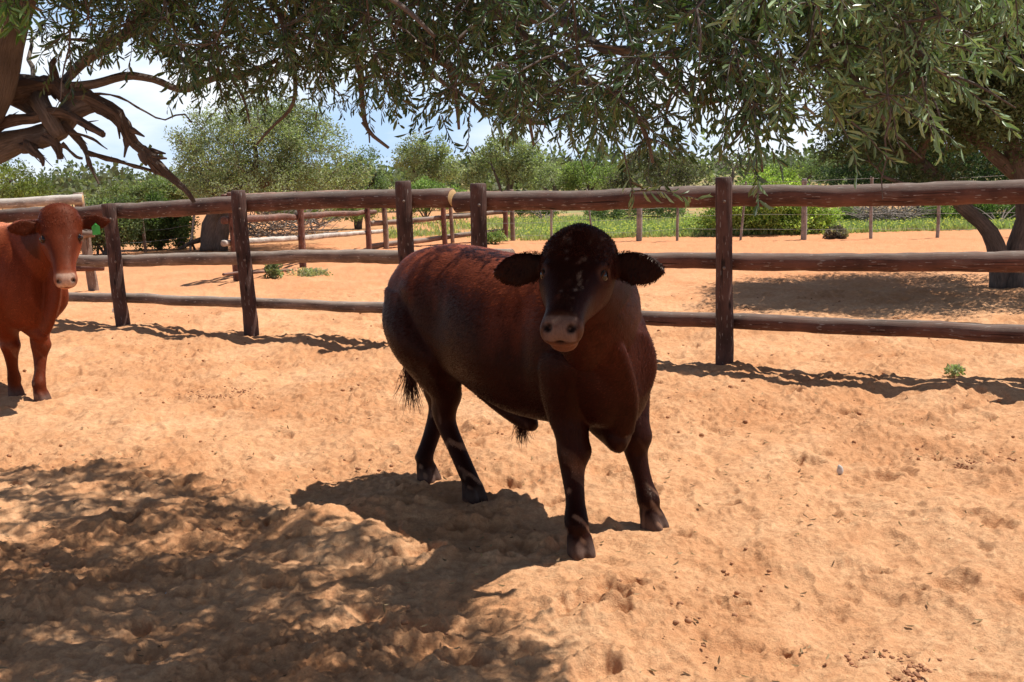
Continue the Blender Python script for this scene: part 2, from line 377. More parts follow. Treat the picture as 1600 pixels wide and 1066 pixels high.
# ------------------------------------------------------------------ fences
def interp(P, n, wob=0.0, seed=0):
    P = np.array([tuple(p) for p in P], float)
    t = np.concatenate([[0], np.cumsum(np.linalg.norm(np.diff(P, axis=0), axis=1))]); u = np.linspace(0, t[-1], n)
    # smooth (Catmull) interpolation
    if len(P) > 2:
        M = np.gradient(P, t, axis=0); o = []
        for q in u:
            i = min(np.searchsorted(t, q, side='right') - 1, len(P) - 2); L = t[i + 1] - t[i]; s = (q - t[i]) / L
            o.append((2 * s**3 - 3 * s**2 + 1) * P[i] + (s**3 - 2 * s**2 + s) * L * M[i] + (-2 * s**3 + 3 * s**2) * P[i + 1] + (s**3 - s**2) * L * M[i + 1])
        O = np.array(o)
    else: O = np.stack([np.interp(u, t, P[:, k]) for k in range(3)], 1)
    if wob:
        for k in range(3): O[:, k] += wob * vn(u * 1.7 + seed, u * 0 + k * 5.3 + seed, 2.0)
    return O
def pole(name, P, r0, r1, mat, root, n=14, rough=0.06, wob=0.006, seg=0.06, seed=0, endmat=None):
    L = sum((Vector(P[i + 1]) - Vector(P[i])).length for i in range(len(P) - 1)); m = max(4, int(L / seg))
    Q = interp(P, m, wob, seed); rad = np.linspace(r0, r1, m); rad[0] *= 0.985; rad[-1] *= 0.985
    # slightly rounded ends
    T0 = Q[1] - Q[0]; T0 /= np.linalg.norm(T0); T1 = Q[-1] - Q[-2]; T1 /= np.linalg.norm(T1)
    Q = np.vstack([Q[0] - T0 * 0.008, Q, Q[-1] + T1 * 0.008]); rad = np.concatenate([[rad[0] * 0.86], rad, [rad[-1] * 0.86]])
    a = Acc(); a.tube(Q, rad, n, True, rough); o = a.build(name, mat, root)
    if endmat is not None:
        o.data.materials.append(endmat); k = len(o.data.polygons); mi = np.zeros(k, int); mi[-2 * n:] = 1
        o.data.polygons.foreach_set('material_index', mi)
    return o
def post_tops(root, base, top, r, mat, A, B, seed=0, n=14, deep=0.15, off=0.0):
    b = on_plane(base[0], base[1], A, B, off); t = on_plane(top[0], top[1], A, B, off)
    d = (t - b).normalized(); b2 = b - d * deep
    return pole('post', [b2, (b + t) / 2, t], r * 1.04, r * 0.97, mat, root, n, 0.05, 0.008, 0.05, seed)

mf = empty('wooden_fence', (FA.x, FA.y, 0), 'stout three rail creosoted log fence running right across behind the bull', 'fence')
for k, (b, t, r) in enumerate([((192, 511), (170, 319), 0.078), ((394, 528), (372, 299), 0.076), ((643, 546), (629, 283), 0.078), ((753, 552), (748, 289), 0.075), ((1131, 577), (1132, 279), 0.068), ((1720, 618), (1738, 262), 0.07), ((4, 492), (-16, 330), 0.075)]):
    po = post_tops(mf, b, t, r, WOODP, FA, FB, k * 3.1)
    # bolt heads where the rails are fixed
    for fy in (0.12, 0.47):
        p = on_plane(t[0] + (b[0] - t[0]) * fy, t[1] + (b[1] - t[1]) * fy, FA, FB, -r * 1.02)
        a = Acc(); a.lump(p, (0.013, 0.005, 0.013), 10, 5, 0.05); a.lump(p - Vector((0, .006, 0)), (0.007, 0.008, 0.007), 6, 4, 0.02); a.build('bolt', BOLT, po, world=False).location = -Vector(mf.location) - Vector(po.location)
def rail(px, r0, r1, mat, A=FA, B=FB, off=0.135, root=mf, seed=0, endmat=None, wob=0.012, rough=0.07, name='rail'):
    return pole(name, [on_plane(x, y, A, B, off) for x, y in px], r0, r1, mat, root, 16, rough, wob, 0.06, seed, endmat)
rail([(-120, 345), (60, 336), (187, 331), (385, 319), (632, 310), (708, 308)], 0.083, 0.088, WOOD, seed=1, endmat=CUTW)
rail([(-120, 412), (187, 407), (385, 403), (625, 400), (800, 399)], 0.066, 0.066, WOODG, seed=2)
rail([(-120, 462), (187, 466), (385, 473), (625, 480), (800, 484)], 0.055, 0.054, WOODG, seed=3)
rail([(716, 317), (900, 313), (1130, 308), (1360, 305), (1600, 299), (1800, 294)], 0.088, 0.079, WOOD, seed=4, endmat=CUTW)
rail([(790, 410), (1030, 407), (1130, 409), (1360, 409), (1600, 409), (1800, 409)], 0.062, 0.074, WOOD, seed=5)
rail([(790, 489), (1010, 496), (1130, 500), (1360, 511), (1600, 523), (1800, 532)], 0.060, 0.066, WOOD, seed=6)

# paddock fence behind on the left
PA, PB = gnd(372, 443), gnd(577, 391)
pf = empty('wooden_fence', (PA.x, PA.y, 0), 'low three rail fence running back past the big tree, in the paddock behind', 'fence')
for k, (b, t, r) in enumerate([((372, 443), (361, 301), 0.07), ((474, 418), (467, 300), 0.062), ((577, 391), (574, 324), 0.06)]):
    post_tops(pf, b, t, r, WOODR, PA, PB, 20 + k)
rail([(350, 309), (470, 304), (570, 300)], 0.055, 0.05, WOODR, PA, PB, 0.1, pf, 21)
rail([(350, 345), (470, 338), (586, 331)], 0.06, 0.05, WOODR, PA, PB, 0.1, pf, 22)
rail([(350, 380), (470, 372), (604, 361)], 0.05, 0.045, WHITEW, PA, PB, 0.1, pf, 23)
rail([(350, 428), (470, 421), (630, 411)], 0.022, 0.02, WOODR, PA, PB, -0.08, pf, 24)
QA, QB = gnd(602, 389), gnd(790, 377)
qf = empty('wooden_fence', (QA.x, QA.y, 0), 'grey two rail fence seen between the two middle posts, farthest of the log fences', 'fence')
for k, (b, t, r, m_) in enumerate([((604, 389), (600, 322), 0.06, WOODG), ((695, 379), (692, 316), 0.058, WOODR), ((707, 369), (704, 322), 0.045, WOODG), ((790, 377), (789, 299), 0.06, WOODR), ((801, 378), (799, 297), 0.055, WOODG)]):
    post_tops(qf, b, t, r, m_, QA, QB, 30 + k)
rail([(578, 385), (620, 380), (688, 372), (786, 360)], 0.062, 0.05, WOODG, QA, QB, 0.1, qf, 31)
rail([(580, 350), (687, 341), (786, 331)], 0.06, 0.05, WOODG, QA, QB, 0.1, qf, 32)
rail([(600, 312), (690, 305), (782, 301)], 0.055, 0.05, WOODR, QA, QB, 0.1, qf, 33)
RA = gnd(147, 455); RB = Vector((RA.x - 3, RA.y - 0.6, 0))
lf = empty('wooden_fence', (RA.x, RA.y, 0), 'fence with a pale peeling top rail behind the red cow, far left', 'fence')
post_tops(lf, (147, 455), (121, 302), 0.075, WOODG, RA, RB, 41); post_tops(lf, (-90, 470), (-112, 310), 0.07, WOODG, RA, RB, 42)
rail([(-260, 327), (0, 318), (130, 311)], 0.06, 0.075, WHITEW, RA, RB, -0.1, lf, 43, endmat=CUTW)
rail([(-260, 378), (0, 371), (148, 364)], 0.06, 0.06, WOODG, RA, RB, -0.1, lf, 44)
rail([(-260, 425), (0, 420), (161, 418)], 0.055, 0.05, WOODR, RA, RB, -0.1, lf, 45)

# wire fence
WA, WB = gnd(862, 379), gnd(1465, 372)
wf = empty('wire_fence', (WA.x, WA.y, 0), 'thin wire fence on slim grey posts along the near edge of the meadow', 'fence')
wp = [((744, 383), (742, 300), .035), ((862, 379), (862, 300), .028), ((927, 376), (917, 296), .022), ((999, 374), (999, 298), .065), ((1058, 371), (1060, 292), .03), ((1157, 371), (1166, 284), .025), ((1256, 373), (1257, 280), .06), ((1360, 373), (1363, 276), .035), ((1465, 373), (1468, 276), .035), ((1600, 373), (1604, 270), .05)]
for k, (b, t, r) in enumerate(wp): post_tops(wf, b, t, r, WOODW, WA, WB, 50 + k, 8)
for k, zf in enumerate((0.15, 0.4, 0.62, 0.82, 0.97)):
    P = []
    for (b, t, r) in wp:
        x, y = b[0] + (t[0] - b[0]) * zf, b[1] + (t[1] - b[1]) * zf; p = on_plane(x, y, WA, WB, -r); P.append(p)
        if len(P) > 1:
            pass
    a = Acc(); a.tube(interp(P, 90, 0.015, k), 0.003, 5); a.build('wire', IRON, wf)
VA, VB = gnd(100, 399), gnd(320, 390)
wf2 = empty('wire_fence', (VA.x, VA.y, 0), 'thin wire fence with leaning sticks in front of the green bushes at left', 'fence')
wp2 = [((40, 405), (36, 330), .03), ((153, 399), (152, 330), .03), ((228, 396), (221, 336), .035), ((298, 386), (304, 330), .028)]
for k, (b, t, r) in enumerate(wp2): post_tops(wf2, b, t, r, WHITEW if k == 3 else WOODG, VA, VB, 70 + k, 8)
for k, zf in enumerate((0.3, 0.6, 0.9)):
    a = Acc(); a.tube(interp([on_plane(b[0] + (t[0] - b[0]) * zf, b[1] + (t[1] - b[1]) * zf, VA, VB, -r) for b, t, r in wp2], 40, 0.015, k), 0.003, 5); a.build('wire', IRON, wf2)
# ------------------------------------------------------------------ cattle
def ringset(a, C, A, B, n=28, p=2.2):
    """loft closed tube through rings: centres C, half-axis vectors A and B"""
    C = np.array(C, float); A = np.array(A, float); B = np.array(B, float); m = len(C)
    th = np.linspace(0, 2 * math.pi, n, endpoint=False); ct = np.sign(np.cos(th)) * np.abs(np.cos(th)) ** (2 / p); st = np.sign(np.sin(th)) * np.abs(np.sin(th)) ** (2 / p)
    V = C[:, None] + A[:, None] * ct[None, :, None] + B[:, None] * st[None, :, None]
    V = V.reshape(-1, 3); i = np.arange(m - 1)[:, None] * n; j = np.arange(n)[None]
    Q = np.stack([i + j, i + (j + 1) % n, i + n + (j + 1) % n, i + n + j], -1).reshape(-1, 4)
    k0 = len(V); V = np.vstack([V, C[0], C[-1]]); jj = np.arange(n)
    T = np.vstack([np.stack([jj * 0 + k0, (jj + 1) % n, jj], 1), np.stack([jj * 0 + k0 + 1, (m - 1) * n + jj, (m - 1) * n + (jj + 1) % n], 1)])
    a.add(V, Q, T)
def dense(M, k=5):
    M = np.array(M, float); t = np.arange(len(M)); u = np.linspace(0, len(M) - 1, (len(M) - 1) * k + 1); D = np.gradient(M, axis=0); o = []
    for q in u:
        i = min(int(q), len(M) - 2); s = q - i
        o.append((2 * s**3 - 3 * s**2 + 1) * M[i] + (s**3 - 2 * s**2 + s) * D[i] + (-2 * s**3 + 3 * s**2) * M[i + 1] + (s**3 - s**2) * D[i + 1])
    return np.array(o)
def leg(a, st):
    """st rows: x,y,z, half size along x, half size along y"""
    D = dense(st, 5); Z = np.zeros(len(D)); ringset(a, D[:, :3], np.stack([D[:, 3], Z, Z], 1), np.stack([Z, D[:, 4], Z], 1), 20, 2.1)
def torso(a, st):
    """rows: x, yc, ztop, zbot, halfwidth"""
    D = dense(st, 4); Z = np.zeros(len(D)); ringset(a, np.stack([D[:, 0], D[:, 1], (D[:, 2] + D[:, 3]) / 2], 1), np.stack([Z, D[:, 4], Z], 1), np.stack([Z, Z, (D[:, 2] - D[:, 3]) / 2], 1), 40, 2.35)
def sweep(a, st, up=(0, 0, 1), n=28, p=2.1):
    """rows: x,y,z, half width sideways, half height"""
    D = dense(st, 5); T = np.gradient(D[:, :3], axis=0); T /= np.linalg.norm(T, axis=1)[:, None]
    Sd = np.cross(np.broadcast_to(up, T.shape), T); Sd /= np.linalg.norm(Sd, axis=1)[:, None]; Up = np.cross(T, Sd)
    ringset(a, D[:, :3], Sd * D[:, 3:4], Up * D[:, 4:5], n, p)
def hoofs(a, p, d, sc=1.0):
    """two claws pointing along d"""
    d = np.array([d[0], d[1], 0.0]); d /= np.linalg.norm(d); s = np.array([-d[1], d[0], 0]); p = np.array(p, float)
    for k in (-1, 1):
        c = p + s * k * 0.027 * sc
        C = [c + d * 0.00 + [0, 0, 0.085], c + d * 0.004 + [0, 0, 0.07], c + d * 0.016 + [0, 0, 0.035], c + d * 0.024 + [0, 0, 0.004], c + d * 0.024 + [0, 0, -0.02]]
        w = [0.018, 0.024, 0.027, 0.029, 0.027]; l = [0.030, 0.040, 0.050, 0.058, 0.056]
        ringset(a, dense(C, 3), np.outer(dense(np.array(l)[:, None], 3)[:, 0] * sc, d), np.outer(dense(np.array(w)[:, None], 3)[:, 0] * sc, s), 16, 2.4)

def blob(name, a, voxel, smooth_it, brushes, colf, subs=None):
    fs = [np.vstack(a.Q), np.vstack(a.T)]
    me = np_mesh('tmp', np.vstack(a.V), fs); o = bpy.data.objects.new('tmp', me); COL.objects.link(o)
    m = o.modifiers.new('r', 'REMESH'); m.mode = 'VOXEL'; m.voxel_size = voxel; m.adaptivity = 0
    s = o.modifiers.new('s', 'SMOOTH'); s.factor = 0.5; s.iterations = smooth_it
    dg = bpy.context.evaluated_depsgraph_get(); dg.update()
    out = bpy.data.meshes.new_from_object(o.evaluated_get(dg)); bpy.data.objects.remove(o, do_unlink=True)
    out.name = name; n = len(out.vertices)
    V = np.zeros(n * 3, np.float32); out.vertices.foreach_get('co', V); V = V.reshape(-1, 3).astype(float)
    Nn = np.zeros(n * 3, np.float32); out.vertices.foreach_get('normal', Nn); Nn = Nn.reshape(-1, 3).astype(float)
    for b in brushes:
        c, r, amt = b[:3]; d = (V - np.asarray(c)) / np.asarray(r); w = np.exp(-(d ** 2).sum(1))
        if len(b) > 3: V += w[:, None] * np.asarray(b[3]) * amt
        else: V += w[:, None] * Nn * amt
    out.vertices.foreach_set('co', V.astype(np.float32).ravel()); out.update()
    C = colf(V, Nn); c4 = np.ones((n, 4), np.float32); c4[:, :3] = C
    ca = out.color_attributes.new('Col', 'FLOAT_COLOR', 'POINT'); ca.data.foreach_set('color', c4.ravel())
    out.polygons.foreach_set('use_smooth', np.ones(len(out.polygons), bool)); out.update()
    return out

def mat_hide(name, gloss):
    m, nt, nn, ll, b = newmat(name); ob = objco(nt)
    c = attr(nt); n1 = noise(nt, mapped(nt, ob, (1, 1, 0.35)), 45, 5, 0.7); n2 = noise(nt, ob, 4, 4); n3 = noise(nt, mapped(nt, ob, (1, 1, 0.25)), 260, 3, 0.6)
    c = mixc(nt, ramp(nt, n1, [(0.35, 0.35), (0.65, 0)]), c, mixc(nt, 1.0, c, (0.45, 0.4, 0.4), 'MULTIPLY'))
    c = mixc(nt, ramp(nt, n2, [(0.35, 0), (0.7, 0.45)]), c, mixc(nt, 1.0, c, (1.5, 1.35, 1.2), 'MULTIPLY'))
    c = mixc(nt, ramp(nt, n3, [(0.35, 0.3), (0.6, 0)]), c, mixc(nt, 1.0, c, (0.4, 0.35, 0.35), 'MULTIPLY'))
    ll.new(c, b.inputs['Base Color']); 
    rr = ramp(nt, n2, [(0.3, 0.40), (0.75, 0.60)]); ll.new(rr, b.inputs['Roughness'])
    b.inputs['Specular IOR Level'].default_value = gloss; b.inputs['Specular Tint'].default_value = (1.0, 0.72, 0.58, 1)
    b.inputs['Sheen Weight'].default_value = 0.0; b.inputs['Sheen Roughness'].default_value = 0.4
    b.inputs['Sheen Tint'].default_value = (0.8, 0.4, 0.25, 1)
    bn = bump(nt, n1, 0.35, 0.006); bn = bump(nt, n3, 0.45, 0.0025, bn); ll.new(bn, b.inputs['Normal'])
    return m
HIDE = mat_hide('cattle_hide', 0.12)
m_, nt_, nn_, ll_, b_ = newmat('eye_gloss'); b_.inputs['Base Color'].default_value = (0.010, 0.006, 0.005, 1); b_.inputs['Roughness'].default_value = 0.06; EYE = m_
n_e = noise(nt_, objco(nt_), 90, 3); ll_.new(mixc(nt_, n_e, (0.004, 0.003, 0.003), (0.012, 0.006, 0.005)), b_.inputs['Base Color'])
m_, nt_, nn_, ll_, b_ = newmat('hair_strands'); ll_.new(attr(nt_), b_.inputs['Base Color']); b_.inputs['Roughness'].default_value = 0.38; b_.inputs['Specular IOR Level'].default_value = 0.13; b_.inputs['Specular Tint'].default_value = (1.0, 0.75, 0.6, 1); HAIR = m_

def hair(a, roots, dirs, L, r=0.0012, curl=0.3, C=(0.05, 0.015, 0.01), g=None, grav=0.0, seg=5):
    g = g or np.random.default_rng(5)
    for p, d in zip(roots, dirs):
        d = np.array(d, float); d /= np.linalg.norm(d) + 1e-9; q = np.array(p, float); P = [q.copy()]; l = L * g.uniform(0.6, 1.2)
        for k in range(seg):
            d = d + g.normal(0, curl, 3) * 0.5 + np.array([0, 0, -grav]); d /= np.linalg.norm(d); q = q + d * l / seg; P.append(q.copy())
        a.tube(P, np.linspace(r, r * 0.25, seg + 1), 3, False, 0, np.array(C) * g.uniform(0.6, 1.5))

def unit_(v): return v / (np.linalg.norm(v, axis=-1, keepdims=True) + 1e-9)
def leaf_mesh(name, base, tip_dir, width_dir, L, Wd, col, mat, parent, hexa=True, fold=0.25):
    """many single blades or leaves, each a folded face with a pointed tip"""
    n = len(base); L = np.broadcast_to(L, (n,))[:, None]; Wd = np.broadcast_to(Wd, (n,))[:, None]; nd = np.cross(tip_dir, width_dir)
    if hexa:
        V = np.stack([base, base + tip_dir * L * .35 + width_dir * Wd + nd * Wd * fold, base + tip_dir * L * .75 + width_dir * Wd * .85 + nd * Wd * (fold - .1), base + tip_dir * L - nd * Wd * 1.2,
                      base + tip_dir * L * .75 - width_dir * Wd * .85 + nd * Wd * (fold - .1), base + tip_dir * L * .35 - width_dir * Wd + nd * Wd * fold], 1)
        k = 6; Q = np.array([[0, 1, 2, 3], [0, 3, 4, 5]])
    else:
        V = np.stack([base, base + tip_dir * L * .5 + width_dir * Wd, base + tip_dir * L, base + tip_dir * L * .5 - width_dir * Wd], 1); k = 4; Q = np.array([[0, 1, 2, 3]])
    F = (np.arange(n)[:, None, None] * k + Q[None]).reshape(-1, 4)
    me = np_mesh(name, V.reshape(-1, 3), F, False, None, np.repeat(col, k, axis=0))
    return link(name, me, mat, parent)

def bovine(name, label, loc, head_ang, cfg):
    """local frame: x forward, y to the animal's left, z up"""
    root = empty(name, loc, label, cfg['cat'], None, head_ang)
    a = Acc(); torso(a, cfg['torso'])
    sweep(a, cfg['neck'])
    for st in cfg['legs']: leg(a, st)
    for p, d in cfg['hoofs']:
        hoofs(a, p, d, cfg.get('hoof_scale', 1.0)); dd = np.array([d[0], d[1], 0]) / math.hypot(*d); ss = np.array([-dd[1], dd[0], 0])
        for k in (-1, 1): sweep(a, [tuple(np.array(p) - dd * .030 + ss * k * .022 + [0, 0, .135]) + (.012, .010), tuple(np.array(p) - dd * .043 + ss * k * .025 + [0, 0, .118]) + (.012, .010), tuple(np.array(p) - dd * .048 + ss * k * .026 + [0, 0, .100]) + (.007, .006)], (1, 0.1, 0), 10)
    for st in cfg.get('extra', []): sweep(a, st['st'], st.get('up', (0, 0, 1)), 24, st.get('p', 2.0))
    # head
    P0 = np.array(cfg['poll']); hd = np.array([math.cos(cfg['hyaw']), math.sin(cfg['hyaw']), 0]); s = np.array([-hd[1], hd[0], 0.0]); pt = cfg['hpitch']; z = np.array([0, 0, 1.0])
    ax = math.cos(pt) * hd - math.sin(pt) * z; nf = math.sin(pt) * hd + math.cos(pt) * z
    rl = cfg.get('hroll', 0.0); s, nf = s * math.cos(rl) + nf * math.sin(rl), nf * math.cos(rl) - s * math.sin(rl)
    def H(t, l, f): return P0 + ax * t + s * l + nf * f
    K = cfg.get('hscale', 1.0)
    hs = [(-.085, .06, .055, -.06), (-.06, .105, .095, -.08), (0, .128, .112, -.10), (.06, .130, .108, -.12), (.12, .125, .098, -.135), (.18, .115, .086, -.135), (.24, .099, .074, -.118), (.30, .077, .066, -.096), (.36, .067, .060, -.078), (.41, .067, .056, -.070), (.45, .066, .047, -.066), (.475, .058, .030, -.056), (.488, .038, .010, -.040)]
    hs = [(t, w * cfg.get('hwide', 1), f, b) for t, w, f, b in hs]
    hs = [(t * K, w * K, f * K, b * K) for t, w, f, b in hs]
    D = dense(hs, 4)
    C = np.array([H(t, 0, (f + b) / 2) for t, w, f, b in D])
    ringset(a, C, np.outer(D[:, 1], s), np.outer((D[:, 2] - D[:, 3]) / 2, nf), 32, 2.35)
    # lower jaw
    js = [(.10, .07, -.08, -.165), (.16, .07, -.07, -.165), (.24, .060, -.06, -.145), (.32, .052, -.05, -.122), (.38, .052, -.045, -.114), (.42, .054, -.04, -.110), (.450, .046, -.045, -.102), (.462, .025, -.06, -.09)]
    D = dense([tuple(v * K for v in q) for q in js], 4); ringset(a, np.array([H(t, 0, (f + b) / 2) for t, w, f, b in D]), np.outer(D[:, 1], s), np.outer((D[:, 2] - D[:, 3]) / 2, nf), 24, 2.1)
    # ears: cupped leaf shaped
    br = []
    for k in (-1, 1):
        e0 = H(0.035 * K, k * .10 * K, -.01); drop = cfg['ear_drop'][0 if k < 0 else 1]; fwd = 0.22
        ed = s * k * math.cos(drop) - z * math.sin(drop) + hd * fwd * 0.3; ed /= np.linalg.norm(ed)
        wv = z * math.cos(drop) + s * k * math.sin(drop); tv = np.cross(ed, wv)
        L = cfg['ear_len']; rows = [(-.04, .022), (.01, .025), (.045, .037), (.085, .050), (.12, .053), (.155, .045), (.182, .030), (.198, .014), (.204, .005)]
        D = dense([(t / .204 * L, w * L / .204 * cfg.get('ear_w', 1)) for t, w in rows], 4)
        ringset(a, [e0 + ed * t + hd * 0.035 * math.sin(max(t, 0) / L * 2.2) - wv * 0.02 * max(t, 0) / L for t, w in D], np.outer(D[:, 1], wv), [hd * (0.011 + 0.008 * (1 - max(t, 0) / L)) for t, w in D], 22, 1.9)
        em = e0 + ed * L * 0.52; br.append((em + hd * 0.05, (0.055, 0.055, 0.036), -0.007))
    E = [H(.155 * K, k * .112 * K, .030 * K) for k in (-1, 1)]
    NO = [H(.468 * K, k * .040 * K, .026 * K) for k in (-1, 1)]
    for k, e in zip((-1, 1), E):
        br += [(e, .026, -.010), (e + nf * .030 - ax * .01, (.034, .034, .022), .010), (e - nf * .034 + ax * 0.01, .026, .006),
               (H(.24 * K, k * .08 * K, 0), (.05, .05, .05), -.008), (H(.13 * K, k * .10 * K, -.10), (.06, .06, .06), .010),
               (H(.44 * K, k * .055 * K, .0), (.035, .035, .03), .006)]
    for k, n_ in zip((-1, 1), NO):
        br += [(n_, .0125, -.024), (n_ + s * k * .010 + nf * .006 - ax * .006, .009, -.012), (n_ + s * k * .020 + nf * .004, .012, .007), (n_ + nf * .018, .012, .008), (n_ - s * k * .016, .012, .004)]
    for q in np.linspace(-1, 1, 11):   # mouth
        mpt = H((.482 - .065 * q * q) * K, q * .068 * K, (-.026 - 0.014 * q * q) * K); br.append((mpt, .010, -.010))
    br += [(H(.16 * K, 0, .10 * K), (.07, .05, .05), -.005), (H(-.02, 0, .07), (.07, .07, .07), cfg.get('poll_bump', .012))]
    br += cfg['brushes']
    base = np.array(cfg['col'])
    def colf(V, Nn):
        n = len(V); C = np.tile(base, (n, 1)); q = V - P0; t = q @ ax; l = q @ s; f = q @ nf
        up = (np.clip((V[:, 2] - 0.84 + .10 * vn(V[:, 0] * 5, V[:, 2] * 3 + V[:, 1] * 3, 2.) + .05 * vn(V[:, 0] * 22, V[:, 2] * 7 + V[:, 1] * 7, 4.)) / 0.42, 0, 1) ** 1.4 * np.clip((.62 - V[:, 0]) / .3, 0, 1))[:, None]; C = C * (1 + up * (np.array(cfg['sunlit_top_tint']) - 1))  # paler back: sunlight put into the coat colour, beyond its naturally darker sides
        def bl(w, c):
            nonlocal C; w = np.clip(w, 0, 1)[:, None]; C = C * (1 - w) + np.array(c) * w
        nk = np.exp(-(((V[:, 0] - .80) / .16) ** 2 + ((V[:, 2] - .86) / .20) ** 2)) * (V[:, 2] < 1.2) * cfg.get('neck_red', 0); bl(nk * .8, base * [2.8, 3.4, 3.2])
        lowleg = np.clip((0.36 - V[:, 2]) / 0.2, 0, 1); bl(lowleg * 0.55, base * 0.5)
        bl(np.clip((0.075 - V[:, 2]) / 0.05, 0, 1) * .8, cfg.get('hoofcol', (0.11, 0.072, 0.060)))
        hd_m = (np.abs(l) < .2) & (f > -.22) & (f < .16) & (t > -.1) & (t < .6)
        dust = np.clip(vn(V[:, 0] * 28, V[:, 1] * 28 + V[:, 2] * 22, 6.) * 2.4 - 1.0, 0, 1) * np.clip((0.46 - V[:, 2]) / 0.2, 0, 1); bl(dust * 0.6, (0.30, 0.17, 0.11))
        bl(np.where(hd_m, np.clip((f + .01) / .06, 0, 1) * np.clip((.40 * K - t) / .1, 0, 1), 0) * cfg['face_dark'], base * 0.35)
        mz = np.clip((t - .425 * K + .25 * np.maximum(np.abs(l) - .02, 0)) / .012, 0, 1) * hd_m * np.clip((.066 - np.abs(l)) / .010, 0, 1)
        pale = np.clip((t - .40 * K) / .03, 0, 1) * hd_m
        bl(pale * 0.75, cfg['lip']); bl(mz * np.clip((f + .026) / .008, 0, 1), cfg['muzzle']); bl(mz * np.clip((-.03 - f) / .008, 0, 1), np.array(cfg['lip']) * 1.5)
        spots = np.clip(vn(V[:, 0] * 85, V[:, 1] * 85 + V[:, 2] * 60, 3.) * 2 - .6, 0, 1) * mz; bl(spots * .5, (0.10, 0.05, 0.045))
        for n_ in NO: bl(np.exp(-(((V - n_ - s * np.sign((n_ - P0) @ s) * .004) / .0160) ** 2).sum(1) ** 1.5) * 1.8, (0.01, 0.006, 0.006))
        for e in E:
            dd = np.linalg.norm(V - e, axis=1); bl(np.clip((.050 - dd) / .016, 0, 1) * .75, cfg['lid']); bl(np.clip((.027 - dd) / .006, 0, 1), base * .15)
        for qq in np.linspace(-1, 1, 15):
            mpt = H((.478 - .065 * qq * qq) * K, qq * .066 * K, (-.026 - 0.014 * qq * qq) * K); bl(np.exp(-(((V - mpt) / .0078) ** 2).sum(1)) * 1.2, (0.012, 0.006, 0.005))
        ear = np.clip((np.abs(l) - .135) / .03, 0, 1) * (np.abs(f) < .2) * (t < .25) * (t > -.2); bl(ear * .8, base * cfg.get('ear_dark', .45))
        for tt_, l_, r_ in ((.045, -.03, .010), (.062, -.022, .008), (.10, -.03, .007), (.135, -.025, .006), (.03, -.05, .006), (.0, .01, .006), (.30, -.02, .006), (.29, .03, .007)):
            bl(np.exp(-((t - tt_) ** 2 + (l - l_) ** 2) / r_ ** 2) * (f > 0.02) * .55 * cfg['glints_and_patch'], (0.30, 0.24, 0.22))  # glossy highlight spots painted onto the forehead and face
        bl(np.exp(-(((t + .0) / .05) ** 2 + ((l - .085) / .045) ** 2)) * (f > .02) * .7 * cfg['glints_and_patch'], (0.12, 0.045, 0.025))
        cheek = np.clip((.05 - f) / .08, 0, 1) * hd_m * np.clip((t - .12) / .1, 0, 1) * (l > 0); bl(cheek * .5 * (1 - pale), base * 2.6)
        return C
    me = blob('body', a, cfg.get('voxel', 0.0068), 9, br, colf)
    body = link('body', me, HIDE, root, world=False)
    for e, k in zip(E, (-1, 1)):
        ae = Acc(); ae.lump(e - s * k * .008 - nf * 0.003, (.0275, .0275, .0275), 20, 14, 0); ae.build('eye', EYE, root, world=False)
        # lids
        al = Acc(); P = []
        for th in np.linspace(0, 2 * math.pi, 25): P.append(e + s * k * .007 + ax * .0255 * math.cos(th) + nf * .017 * math.sin(th) - s * k * 0.012 * (math.cos(th)) ** 2)
        al.tube(P, .0048, 6, False, 0, np.array(cfg['lid']) * .8); al.build('eyelid', HAIR, root, world=False)
    g = np.random.default_rng(11); hc = np.array(cfg['haircol'])
    # poll curls
    ah = Acc(); rt = []; dr = []
    nv = len(me.vertices); VV = np.zeros(nv * 3, np.float32); me.vertices.foreach_get('co', VV); VV = VV.reshape(-1, 3); NV = np.zeros(nv * 3, np.float32); me.vertices.foreach_get('normal', NV); NV = NV.reshape(-1, 3)
    qv = VV - P0; tt, lq, fq = qv @ ax, qv @ s, qv @ nf
    sel = np.where((tt < .12) & (tt > -.12) & (np.abs(lq) < .15) & (fq > .0))[0]
    for k in range(cfg['n_poll']):
        i = sel[g.integers(len(sel))]; rt.append(VV[i] - NV[i] * .002); dr.append(NV[i] * g.uniform(.25, .8) + ax * g.uniform(-.3, .9) + g.normal(0, .45, 3))
    hair(ah, rt, dr, cfg['poll_len'], .0014, 1.0, hc, g); ah.build('poll_hair', HAIR, root, world=False)
    # short coat lying over the whole hide
    nf_ = cfg['n_coat']; CA_ = np.zeros(nv * 4, np.float32); me.color_attributes['Col'].data.foreach_get('color', CA_); CA_ = CA_.reshape(-1, 4)[:, :3]
    i = g.integers(0, nv, nf_); Vc, Nc = VV[i].astype(float), NV[i].astype(float); tq, lq_, fq_ = tt[i], lq[i], fq[i]
    hm = (np.abs(lq_) < .2) & (fq_ > -.2) & (fq_ < .17) & (tq > -.1) & (tq < .55)
    keep = (Vc[:, 2] > .075) & ~(hm & (tq > .40 * K)) 
    for e in E: keep &= np.linalg.norm(Vc - e, axis=1) > .034
    i, Vc, Nc, hm = i[keep], Vc[keep], Nc[keep], hm[keep]; n_ = len(i)
    lo = np.clip((.62 - Vc[:, 2]) / .15, 0, 1)[:, None]; dv = np.array([-.75, 0, -.55]) * (1 - lo) + np.array([0, 0, -1.0]) * lo
